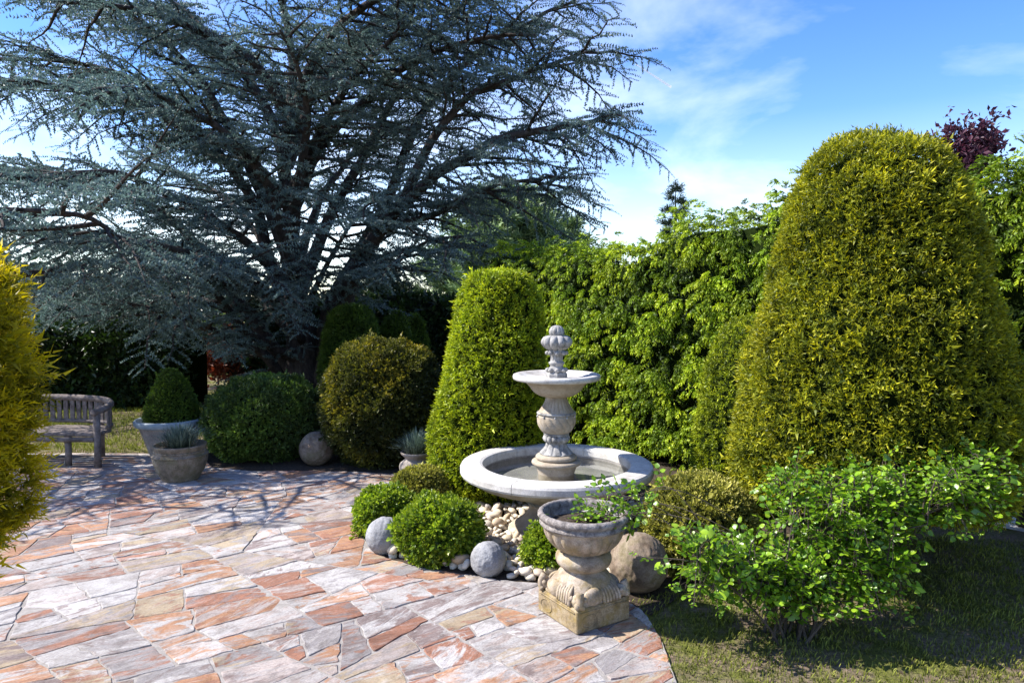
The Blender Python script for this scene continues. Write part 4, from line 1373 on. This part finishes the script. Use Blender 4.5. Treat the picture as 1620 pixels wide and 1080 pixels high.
# ================================================================== BACKGROUND TREES
def conifer(name, label, px, base_z, top_py, Y, rad, mat, n, size, seed, tpls, shape=1.0, group=None, droop=-.15, bare=.12):
    """trunk with whorls of boughs; foliage along every bough"""
    g = np.random.default_rng(seed)
    x = (px - 810) / F * Y
    H = P(px, top_py, Y).z - base_z
    t = thing(name, label, "tree", (x, Y, base_z), 0, group)
    V, fl = tube([(0, 0, -.2), (.02, 0, H * .5), (0, 0, H)], [.02 * H + .03, .012 * H + .02, .01], 8)
    mk("trunk", V, fl, M_bark, t, True)
    wd, pos, dr = [], [], []
    nb = max(18, int(n / 40))
    for k in range(nb):
        u = bare + (1 - bare) * (k + g.uniform(0, 1)) / nb
        z = H * u
        L = rad * (1 - u) ** shape * g.uniform(.7, 1.12) + .12
        a = k * 2.4 + g.uniform(-.3, .3)
        d = np.array([math.cos(a), math.sin(a), 0])
        ts = np.linspace(0, 1, 5)
        pth = np.array([0, 0, z]) + np.outer(ts * L, d) + np.outer(ts * L * droop + ts ** 2 * L * (.12 if droop < 0 else .2), (0, 0, 1))
        wd.append(tube(pth, np.linspace(.012 + .012 * L, .005, 5), 4, False))
        m = max(4, int(n / nb * (L / (rad * .6))))
        tt = g.uniform(.12, 1.0, m) ** .8
        pp = np.stack([np.interp(tt, ts, pth[:, i]) for i in range(3)], 1) + g.normal(size=(m, 3)) * (.05 + .10 * L * (1.05 - tt))[:, None] * (1, 1, .5)
        pos.append(pp); dr.append(d * .7 + g.normal(size=(m, 3)) * .55 + (0, 0, .3))
    pos.append(np.array([(0, 0, H)])); dr.append(np.array([(0, 0, 1.0)]))
    pos, dr = np.concatenate(pos), np.concatenate(dr)
    V, fl = cat_mesh(wd)
    mk("branches", V, fl, M_bark, t, True, kind="stuff")
    m = len(pos)
    V, Fc, at = scatter(tpls, pos, frames(dr, g), size * g.uniform(.7, 1.3, m), g, g.uniform(.3, 1.1, m), np.clip(.5 + .3 * vnoise(pos, 1.2, seed) + g.normal(0, .15, m), 0, 1))
    mk("foliage", V, Fc, mat, t, False, {"tip": at["tip"], "tone": at["tone"]}, "stuff")
    return t
PINE = [star_sprig(s, 4, 6, .5, .10, .5) for s in range(71, 75)]
conifer("pine_tree", "rounded green pine rising behind the lime yew and the hedge", 800, 0, 303, 22, 3.5, L_pine, 3200, .42, 81, PINE, .55, None, .10, .2)
conifer("pine_tree", "lower pine crown at the right foot of the rounded pine", 880, 0, 345, 24, 2.0, L_pine, 1200, .42, 82, PINE, .5, None, .15, .3)
conifer("pine_tree", "dim pine mass left of the rounded pine above the dark yews", 775, 0, 372, 20, 1.3, L_pine, 1300, .40, 83, PINE, .6, None, .08, .2)
conifer("spruce_tree", "tiny blue spruce tip rising above the bright hedge", 1066, 0, 293, 30, 1.7, L_spruce, 900, .34, 84, PINE, .9, None, -.12, .3)
SPR = [star_sprig(s, 4, 6, .36, .13, .8) for s in range(75, 79)]
for i, (px, ty, Y, rd, lab) in enumerate([(615, 425, 17, 1.5, "slim spruce just right of the cedar trunk against the sky"), (655, 482, 16, 1.2, "spruce with pointed tip behind the bronzed shrub ball"),
                                          (690, 500, 18, 1.5, "spruce nearest the rounded pine, dark and dense"), (575, 455, 19, 1.7, "spruce half hidden by the leaning cedar limb")]):
    conifer("spruce_tree", lab, px, 0, ty, Y, rd, L_spruce, 1300, .30, 90 + i, SPR, .85, "spruces behind the yews", -.12, .02)

def broadleaf(name, label, px, top_py, Y, rx, rz_, mat, n, size, seed, tpls=BROAD, cat="tree", zc=None, nl=9):
    g = np.random.default_rng(seed)
    x = (px - 810) / F * Y
    top = P(px, top_py, Y).z
    zc = top - rz_ if zc is None else zc
    t = thing(name, label, cat, (x, Y, 0))
    wd, pos, dr = [], [], []
    V, fl = tube([(0, 0, -.1), (.03, 0, zc * .5), (0, .03, zc)], [.05 + .02 * zc, .03 + .015 * zc, .03], 8)
    mk("trunk", V, fl, M_bark, t, True)
    for k in range(nl * 3):
        e = g.normal(size=3); e /= np.linalg.norm(e)
        e *= g.uniform(.45, 1.0)
        tip = np.array([e[0] * rx, e[1] * rx, zc + e[2] * rz_])
        b = np.array([0, 0, max(.1, zc - rz_ * .8)])
        mid = (b + tip) / 2 + (0, 0, .08 * rz_)
        wd.append(tube(smooth_prof([b, mid, tip], 3), np.linspace(.03, .008, 7), 4, False))
        m = n // (nl * 3)
        pos.append(tip + g.normal(size=(m, 3)) * np.array([rx, rx, rz_]) * .2)
        dr.append(g.normal(size=(m, 3)) + (0, 0, .5))
    V, fl = cat_mesh(wd)
    mk("branches", V, fl, M_bark, t, True, kind="stuff")
    pos, dr = np.concatenate(pos), np.concatenate(dr)
    m = len(pos)
    V, Fc, at = scatter(tpls, pos, frames(dr, g), size * g.uniform(.7, 1.3, m), g, g.uniform(.2, 1.1, m))
    mk("foliage", V, Fc, mat, t, False, at, "stuff")
    return t
broadleaf("maple_tree", "purple leaved maple top showing above the hedge at the right", 1510, 180, 13, .60, 1.05, L_maple, 1300, .11, 111)
broadleaf("red_shrub", "sunlit red leaved shrub glimpsed behind the cedar's low limb", 375, 585, 13.6, .75, .6, L_red, 900, .10, 112, BROAD, "shrub", .75)
broadleaf("garden_tree", "bright green tree glimpsed through the cedar beside its trunk", 420, 490, 19, 2.2, 1.2, L_box, 2200, .2, 113)

# dark hedge and shade trees at the back left
def back_hedge(name, label, x0, y0, x1, y1, h, th, n, mat, seed, size=.11):
    g = np.random.default_rng(seed)
    a, b = np.array([x0, y0, 0.0]), np.array([x1, y1, 0.0])
    L = np.linalg.norm(b - a); u = (b - a) / L; nr = np.array([u[1], -u[0], 0])
    t = thing(name, label, "hedge", tuple(a))
    s, k = g.uniform(0, L, n), g.uniform(0, 1, n)
    isf = k < .68
    z = np.where(isf, g.uniform(.02, 1, n) * h, h)
    dep = np.where(isf, 0, g.uniform(0, th, n))
    p = np.outer(s, u) - np.outer(dep, nr); p[:, 2] = z
    N = np.where(isf[:, None], nr, (0, 0, 1.0))
    p = p + N * (.10 * vnoise(p, 2.2, seed) + g.normal(0, .05, n))[:, None]
    d = N + g.normal(size=(n, 3)) * .6 + (0, 0, .2)
    V, Fc, at = scatter(BROAD, p, frames(d, g), size * g.uniform(.7, 1.3, n), g, g.uniform(.1, 1.1, n))
    mk("foliage", V, Fc, mat, t, False, at, "stuff")
    c = [np.array([0, 0, .02]), u * L + (0, 0, .02)]
    V = np.array([c[0] - nr * .12, c[1] - nr * .12, c[1] - nr * (th - .1), c[0] - nr * (th - .1)])
    V = np.concatenate([V, V + (0, 0, h - .12)])
    mk("inner_twigs", V, [np.array([(0, 1, 5, 4), (1, 2, 6, 5), (2, 3, 7, 6), (3, 0, 4, 7), (4, 5, 6, 7)])], M_innr, t)
    return t
back_hedge("hedge", "low dark clipped hedge across the lawn behind the bench", -11.0, 11.2, -5.4, 11.6, 1.2, .9, 5200, L_laurel, 121)
back_hedge("hedge", "dark loose hedge in shade behind the cedar trunk", -5.0, 13.0, 2.2, 13.4, 1.7, 1.0, 5200, L_laurel, 122, .13)
for i, (px, ty, Y, rx, rz_, lab) in enumerate([(60, 430, 18, 3.2, 1.6, "dark broad tree behind the cedar at the far left"), (250, 455, 20, 3.2, 1.4, "dark broad tree behind the cedar, left of its trunk")]):
    broadleaf("shade_tree", lab, px, ty, Y, rx, rz_, L_laurel, 3200, .26, 131 + i)

# ================================================================== BENCH
bq = G(155, 741)
bench = thing("bench", "weathered rustic wooden bench with a curved slatted back beside the golden yew", "bench", (bq.x, bq.y, .0), R(-4))
def part(name, V, fl, mat, parent, smooth=False):
    return mk(name, V, fl, mat, parent, smooth)
BW = 1.55
for x, y, h in ((0, 0, .60), (-.36, .04, .34), (-1.2, .04, .34), (-BW, 0, .60), (-.30, .50, .64), (-1.25, .50, .64)):
    V, fl = tube([(x, y, 0), (x + .006, y, h * .5), (x, y + .004, h)], [.036, .033, .036], 10)
    part("leg", V, fl, M_bench, bench, True)
nseat = 5
for k in range(nseat):
    y = .03 + k * .095
    w = BW - .02 + (0 if k < 3 else -.12 * (k - 2))
    V, fl = box(-BW / 2, y, .365, w, .085, .04, .008)
    part("seat_plank", V, fl, M_bench, bench)
V, fl = tube([(-.02, -.01, .315), (-BW / 2, -.02, .31), (-BW + .02, -.01, .315)], .028, 9)
part("seat_rail", V, fl, M_bench, bench, True)
arc = smooth_prof([(.0, -.05, .61), (.015, .12, .63), (-.05, .32, .655), (-.22, .46, .675), (-.5, .52, .685), (-BW / 2, .535, .69), (-BW + .5, .52, .685), (-BW + .22, .46, .675), (-BW + .05, .32, .655), (-BW - .015, .12, .63), (-BW, -.05, .61)], 5)
V, fl = tube(arc, .036, 10)
part("top_rail", V, fl, M_bench, bench, True)
arc2 = arc.copy(); arc2[:, 2] = .42; arc2 = arc2[6:-6]
V, fl = tube(arc2, .022, 8)
part("back_rail", V, fl, M_bench, bench, True)
cumb = np.concatenate([[0], np.cumsum(np.linalg.norm(np.diff(arc2, axis=0), axis=1))])
for k in range(24):
    sdist = cumb[-1] * (k + .5) / 24
    c = np.array([np.interp(sdist, cumb, arc2[:, j]) for j in range(3)])
    tg = np.array([np.interp(min(cumb[-1], sdist + .05), cumb, arc2[:, j]) - np.interp(max(0, sdist - .05), cumb, arc2[:, j]) for j in range(2)])
    V, fl = box(0, 0, 0, .052, .020, .25, .004)
    V = rot_z(V, math.atan2(tg[1], tg[0])) + (c[0], c[1], .545)
    part("back_slat", V, fl, M_bench, bench)

# ================================================================== POTS
def fescue(parent_pos, rad, h, n, label, seed, group="blue fescue tufts"):
    g = np.random.default_rng(seed)
    t = thing("fescue_tuft", label, "ornamental grass", parent_pos, 0, group)
    V, Fc, tp, tn = [], [], [], []
    for k in range(n):
        a, r0 = g.uniform(0, 6.28), abs(g.normal(0, .28)) * rad
        out = g.uniform(.1, 1.0)
        b = np.array([math.cos(a) * r0, math.sin(a) * r0, 0])
        d = np.array([math.cos(a), math.sin(a), 0]) * rad * out
        hh = h * g.uniform(.6, 1.1) * (1.1 - .55 * out)
        sd_ = np.array([-math.sin(a), math.cos(a), 0]) * .0028
        mid = b + d * .5 + (0, 0, hh * .75)
        end = b + d * 1.05 + (0, 0, hh)
        i = len(V)
        V += [b - sd_, b + sd_, mid + sd_, mid - sd_, end]
        Fc += [(i, i + 1, i + 2), (i, i + 2, i + 3), (i + 3, i + 2, i + 4)]
        tp += [0, 0, .6, .6, 1]; tn += [g.uniform(.2, .9)] * 5
    mk("blades", np.array(V), np.array(Fc), L_fescue, t, False, {"tip": tp, "tone": tn}, "stuff")
    return t
q = G(271, 768)
pc = (q.x, q.y + .2, .02)
pot = thing("plant_pot", "squat brown stone pot with rope bands at the front of the patio pots", "pot", pc, 0, "pots on the patio")
V, fl = lathe(smooth_prof([(.17, 0), (.185, .03), (.225, .10), (.25, .18), (.255, .235), (.24, .275), (.228, .29)], 6), 64, None, False)
mk("body", V, fl, M_pot, pot, True)
V, fl = lathe([(.226, .286), (.236, .30), (.246, .33), (.25, .345), (.242, .352), (.225, .35), (.215, .32), (.02, .318)], 64, None, True, False)
mk("rim", V, fl, M_pot, pot, True)
for z, rr in ((.245, .252), (.285, .232)):
    aa = np.linspace(0, 2 * math.pi, 120)
    V, fl = tube(np.stack([np.cos(aa) * rr, np.sin(aa) * rr, np.full(120, z)], 1), .011 + .003 * np.sin(aa * 40), 7, False)
    mk("rope_band", V, fl, M_pot, pot, True)
fescue((pc[0], pc[1], .335), .24, .25, 760, "blue grass tuft growing in the squat brown pot", 141)
q2 = P(272, 740, 7.95)
pc2 = (q2.x, 7.95, .02)
pot2 = thing("plant_pot", "large pale flared pot with a blue grey rim behind the squat brown pot", "pot", pc2, 0, "pots on the patio")
V, fl = lathe(smooth_prof([(.21, 0), (.23, .04), (.27, .16), (.31, .28), (.335, .35)], 6), 64, None, False)
mk("body", V, fl, M_potpale, pot2, True)
V, fl = lathe([(.33, .345), (.365, .352), (.38, .37), (.382, .41), (.37, .425), (.345, .425), (.33, .40), (.02, .395)], 64, None, True, False)
mk("rim", V, fl, M_glaze, pot2, True)
conep = [(.25, .0), (.27, .05), (.262, .14), (.215, .29), (.155, .42), (.095, .52), (.04, .57), (.005, .58)]
clipped("box_cone", "dark clipped box cone planted in the large pale pot", "shrub", (pc2[0] + .02, pc2[1], .42), conep, 3000, BOXFINE, L_yew_dark, .030, None, 151, .02, .3, .5, 0, .9, .3, False)
q3 = P(659, 735, 7.0)
pot3 = thing("plant_pot", "small grey pot with narrow neck beside the lime yew cone", "pot", (q3.x, 7.0, .01), 0, "pots on the patio")
V, fl = lathe(smooth_prof([(.12, 0), (.15, .03), (.175, .09), (.165, .14), (.125, .175), (.112, .19), (.125, .205), (.155, .235), (.16, .25)], 6), 56, None, False)
mk("body", V, fl, M_potpale, pot3, True)
V, fl = lathe([(.155, .246), (.162, .25), (.160, .258), (.145, .255), (.13, .235), (.01, .235)], 56, None, True, False)
mk("rim", V, fl, M_potpale, pot3, True)
fescue((q3.x, 7.0, .245), .20, .25, 600, "blue grass tuft in the small grey pot by the lime yew", 142)

# ================================================================== ROSE
gr = np.random.default_rng(202)
RB = G(1262, 1008)
rose = thing("rose_bush", "sprawling rose bush with glossy bright green leaves in the right foreground", "shrub", (RB.x, RB.y, 0))
blobs = [((1315, 830, 3.75), (.42, .40, .30), 62), ((1430, 800, 3.75), (.44, .36, .22), 50), ((1545, 785, 3.8), (.26, .25, .15), 26), ((1160, 930, 3.6), (.24, .28, .17), 26), ((1390, 955, 3.5), (.22, .15, .10), 10),
         ((1280, 935, 3.6), (.42, .3, .20), 48), ((1100, 935, 3.45), (.12, .14, .12), 9)]
canes, leaf_pos, leaf_M, leaf_sc = [], [], [], []
def add_cane(tip, base=None, n_leaf=9, r0=.008, t0=.42):
    b = np.array([gr.normal(0, .06), gr.normal(0, .06), -.02]) if base is None else base
    mid = b * .45 + tip * .55 + np.array([0, 0, .10 + .14 * gr.uniform()])
    pth = smooth_prof([b, b * .75 + mid * .25 + (0, 0, .05), mid, tip], 6)
    canes.append(tube(pth, np.linspace(r0, .0022, len(pth)), 5, False))
    m = len(pth)
    for k in range(n_leaf):
        t = t0 + (1 - t0) * (k + gr.uniform(0, 1)) / n_leaf
        i = min(m - 2, int(t * (m - 1)))
        p = pth[i] + (pth[i + 1] - pth[i]) * (t * (m - 1) - i)
        ax = pth[i + 1] - pth[i]; ax /= np.linalg.norm(ax) + 1e-9
        sd_ = gr.normal(size=3); sd_ -= ax * sd_.dot(ax); sd_ /= np.linalg.norm(sd_)
        pd = sd_ * .85 + ax * .45 + np.array([0, 0, .15]); pd /= np.linalg.norm(pd)
        s_ = gr.uniform(.030, .056) * (1.08 - .35 * (k == n_leaf - 1))
        nrm = np.array([0, 0, 1.0]) + gr.normal(size=3) * .38
        nrm -= pd * nrm.dot(pd); nrm /= np.linalg.norm(nrm)
        lat_ = np.cross(nrm, pd)
        pet = s_ * 2.2
        canes.append(tube([p, p + pd * pet * .6, p + pd * pet], [.0016, .0013, .001], 3, False))
        for (al, sdx, ss_) in ((1.0, 0, 1.0), (.78, 1, .9), (.78, -1, .9), (.40, 1, .75), (.40, -1, .75)):
            dl = pd if sdx == 0 else pd * .55 + lat_ * sdx * .83
            dl = dl + gr.normal(size=3) * .14; dl /= np.linalg.norm(dl)
            nn_ = nrm + gr.normal(size=3) * .30; nn_ -= dl * nn_.dot(dl); nn_ /= np.linalg.norm(nn_)
            leaf_pos.append(p + pd * pet * al)
            leaf_M.append(np.stack([np.cross(nn_, dl), dl, nn_], 1))
            leaf_sc.append(s_ * ss_ * gr.uniform(.85, 1.15))
o0 = np.array(rose.location)
prim = []
for (cx, cy, cY), (ax_, ay_, az_), n in blobs:                 # a few main canes, then side shoots from them
    c = np.array(P(cx, cy, cY)) - o0
    for k in range(max(1, n // 9)):
        e = gr.normal(size=3); e /= np.linalg.norm(e); e *= gr.uniform(.2, .8)
        tip = c + e * (ax_, ay_, az_)
        b0 = np.array([gr.normal(0, .07), gr.normal(0, .07), -.02])
        mid = b0 * .5 + tip * .5 + np.array([gr.normal(0, .05), gr.normal(0, .05), .06 + .16 * gr.uniform()])
        pth = smooth_prof([b0, b0 * .7 + mid * .3 + (gr.normal(0, .02), 0, .05), mid, tip], 6)
        prim.append(pth)
        canes.append(tube(pth, np.linspace(.009, .003, len(pth)), 5, False))
for (cx, cy, cY), (ax_, ay_, az_), n in blobs:
    c = np.array(P(cx, cy, cY)) - o0
    for k in range(n):
        e = gr.normal(size=3); e /= np.linalg.norm(e); e *= gr.uniform(.25, 1) ** .5
        tip = c + e * (ax_, ay_, az_)
        best = None
        for pth in prim:
            cand = pth[6:]
            dd = np.linalg.norm(cand - (tip - (0, 0, .22)), axis=1)
            i = int(dd.argmin())
            if best is None or dd[i] < best[0]:
                best = (dd[i], cand[i])
        add_cane(tip, best[1], 11, .0045, .30)
# long canes reaching left over the planter bowl
for tx, ty, tY in ((905, 815, 3.80), (925, 790, 3.95), (960, 800, 3.85), (945, 770, 4.0), (985, 815, 3.75), (890, 825, 3.85), (935, 820, 3.85), (1000, 790, 3.8)):
    add_cane(np.array(P(tx, ty, tY)) - o0, np.array(P(1180, 880, 3.7)) - o0 + gr.normal(size=3) * (.10, .12, .07), 7, .0026, .70)
add_cane(np.array(P(1010, 880, 3.45)) - o0, None, 8)
V, fl = cat_mesh(canes)
mk("canes", V, fl, M_twig, rose, True, kind="stuff")
lp, lm, ls = np.array(leaf_pos), np.array(leaf_M), np.array(leaf_sc)
def rose_leaf(seed):
    g = np.random.default_rng(seed)
    wv = [.0, .28, .22, .0]
    V, Fc, tp = [], [], []
    for i, w in enumerate(wv):
        y = i / 3
        bend = -.16 * y * y * g.uniform(.4, 1.4)
        V += [(-w, y, .10 * w + bend + .05 * w), (0, y, bend), (w, y, .15 * w + bend)]
        tp += [.55 + .25 * y] * 3
    for i in range(3):
        a = i * 3
        for k in (0, 1):
            Fc += [(a + k, a + k + 1, a + k + 4), (a + k, a + k + 4, a + k + 3)]
    return np.array(V), np.array(Fc), np.array(tp)
RL = [rose_leaf(s) for s in range(5)]
wp = lp + o0
vis = ls / np.maximum(wp[:, 1], .5) * np.abs(lm[:, :, 2] @ np.array([0, -.9, .45])) * np.where(wp[:, 1] < 3.55, 1.4, 1.0)
order = np.argsort(-vis)
lmesh = []
for v, f, t in RL:
    for k in range(3):
        me = bpy.data.meshes.new("leaf")
        me.from_pydata(v.tolist(), [], f.tolist())
        me.polygons.foreach_set("use_smooth", [True] * len(f))
        for nm, val in (("tip", t * (.5, .85, 1.15)[k]), ("tone", np.full(len(v), (.3, .5, .75)[k]))):
            at = me.attributes.new(nm, 'FLOAT', 'POINT'); at.data.foreach_set("value", np.asarray(val, np.float32))
        me.materials.append(L_rose)
        lmesh.append(me)
for i in order[:290]:
    o = bpy.data.objects.new("leaf", random.choice(lmesh))
    COL.objects.link(o)
    o.parent = rose
    o.matrix_local = Matrix.LocRotScale(Vector(lp[i]), Matrix(lm[i].tolist()).to_quaternion(), Vector((ls[i],) * 3))
rest_i = order[290:]
V, Fc, at = scatter(RL, lp[rest_i], lm[rest_i], ls[rest_i], gr, gr.uniform(.35, 1.25, len(rest_i)), gr.uniform(.15, .9, len(rest_i)))
mk("foliage", V, Fc, L_rose, rose, True, at, "stuff")
print("rose leaves", len(lp))

# small plant in the bowl with fallen petals
bp = thing("bowl_plant", "low leafy plant with white petals inside the stone planter bowl", "plant", (UX + .03, UY - .02, .56))
n = 150
pp = np.c_[gr.normal(.03, .075, n), gr.normal(-.02, .07, n), gr.uniform(.0, .09, n)]
d = gr.normal(size=(n, 3)); d[:, 2] = np.abs(d[:, 2]) * .3
nz = np.tile([0, 0, 1.0], (n, 1)) + gr.normal(size=(n, 3)) * .4
d /= np.linalg.norm(d, axis=1, keepdims=True)
nz -= d * (nz * d).sum(1, keepdims=True); nz /= np.linalg.norm(nz, axis=1, keepdims=True)
V, Fc, at = scatter(RL, pp, np.stack([np.cross(nz, d), d, nz], 2), gr.uniform(.025, .045, n), gr, gr.uniform(.5, 1.2, n))
mk("foliage", V, Fc, L_rose, bp, True, at, "stuff")
V, fl = cat_mesh([tube([(0, 0, -.03), p * .5, p], [.003, .002, .001], 3, False) for p in pp[:60]])
mk("stems", V, fl, M_twig, bp, True, kind="stuff")
for k in range(5):
    v, f, t = RL[k]
    o = mk("petal", v * .05, f, M_petal, bp, True, loc=(gr.uniform(-.03, .13), gr.uniform(-.12, .05), .06 + .02 * k * .5))
    o.rotation_euler = (gr.normal(0, .4), gr.normal(0, .4), gr.uniform(0, 6))

# ================================================================== GRASS
def grass(name, regions, n, h, seed, mat=L_grass):
    g = np.random.default_rng(seed)
    pts = []
    while len(pts) < n:
        poly, x0, x1, y0, y1 = regions[g.integers(0, len(regions))]
        x, y = g.uniform(x0, x1), g.uniform(y0, y1)
        if inside(poly, x, y) and not inside(ol, x + abs(g.normal(0, .03)), y - .015):
            pts.append((x, y))
    p = np.array(pts)
    q = np.c_[p, np.zeros(n)]
    keep = g.uniform(-1, 1, n) < vnoise(q, 3.0, seed) + .35
    q = q[keep]; n = len(q)
    a = g.uniform(0, 6.28, n)
    hh = h * g.uniform(.5, 1.3, n)
    lean = g.uniform(.1, .8, n) * hh
    sd_ = np.stack([-np.sin(a), np.cos(a), np.zeros(n)], 1) * .0028
    dv = np.stack([np.cos(a), np.sin(a), np.zeros(n)], 1)
    V = np.stack([q - sd_, q + sd_, q + dv * (lean * .4)[:, None] + np.array([0, 0, 1]) * (hh * .6)[:, None] + sd_ * .7, q + dv * lean[:, None] + np.array([0, 0, 1]) * hh[:, None]], 1).reshape(-1, 3)
    i = np.arange(n)[:, None] * 4
    Fc = np.concatenate([i + (0, 1, 2), i + (0, 2, 3)])
    tn = np.clip(.5 + .5 * vnoise(q, 5, seed + 2) + g.normal(0, .2, n), 0, 1)
    mk(name, V, Fc, mat, None, False, {"tip": np.tile([0, .1, .6, 1.0], n) , "tone": np.repeat(tn, 4)}, "stuff")
front = [(.5, 3.95), (.62, 3.0), (.6, 2.3), (4.2, 2.3), (5.0, 4.9), (3.2, 5.2), (1.2, 4.3)]
back = [(-9, 7.9), (-4.0, 7.95), (-3.3, 9.6), (-3.3, 11.8), (-11, 11.4), (-11, 8)]
grass("grass", [(front, .4, 5, 2.3, 5.2)], 46000, .030, 301)
grass("grass", [(back, -11, -3, 7.9, 11.8)], 36000, .06, 302)
# fallen leaves and clippings on the earth round the rose
gl_ = np.random.default_rng(303)
n = 700
p = np.c_[gl_.uniform(.5, 3.6, n), gl_.uniform(2.8, 4.9, n), np.full(n, .006)]
p = p[[inside(front, x, y) and not inside(ol, x, y) for x, y, _ in p]]; n = len(p)
d = gl_.normal(size=(n, 3)) * (1, 1, .15)
M_lit = leaf_mat("leaf_litter", (0.10, 0.07, 0.04), (0.30, 0.22, 0.13), .8, .05, .1)
V, Fc, at = scatter([leaf_tpl(s, 1, 1.0, 1.0, .5) for s in (1, 2, 3)], p, frames(d, gl_), gl_.uniform(.012, .03, n), gl_)
mk("leaf_litter", V, Fc, M_lit, None, False, at, "stuff")

# ================================================================== CONTRAIL
c0, c1 = P(1006, 102, 3000), P(1062, 138, 3000)
tt = np.linspace(0, 1, 14)
pth = np.array(c0)[None] + np.outer(tt, np.array(c1 - c0))
mt = NT("vapour")
mt.col((.9, .9, .9)); mt.b.inputs["Roughness"].default_value = 1
trp = mt.new("BsdfTransparent"); mxs = mt.new("MixShader"); mxs.inputs[0].default_value = .55
mt.link(mt.b.outputs[0], mxs.inputs[1]); mt.link(trp.outputs[0], mxs.inputs[2]); mt.link(mxs.outputs[0], mt.out.inputs["Surface"])
V, fl = tube(pth, np.linspace(2.2, 5.2, 14), 8)
tag(mk("contrail", V, fl, mt.m, None, True), "short white vapour trail high in the blue sky", "vapour trail")
print("tris", sum(len(o.data.loops) - 2 * len(o.data.polygons) for o in bpy.data.objects if o.type == 'MESH'))
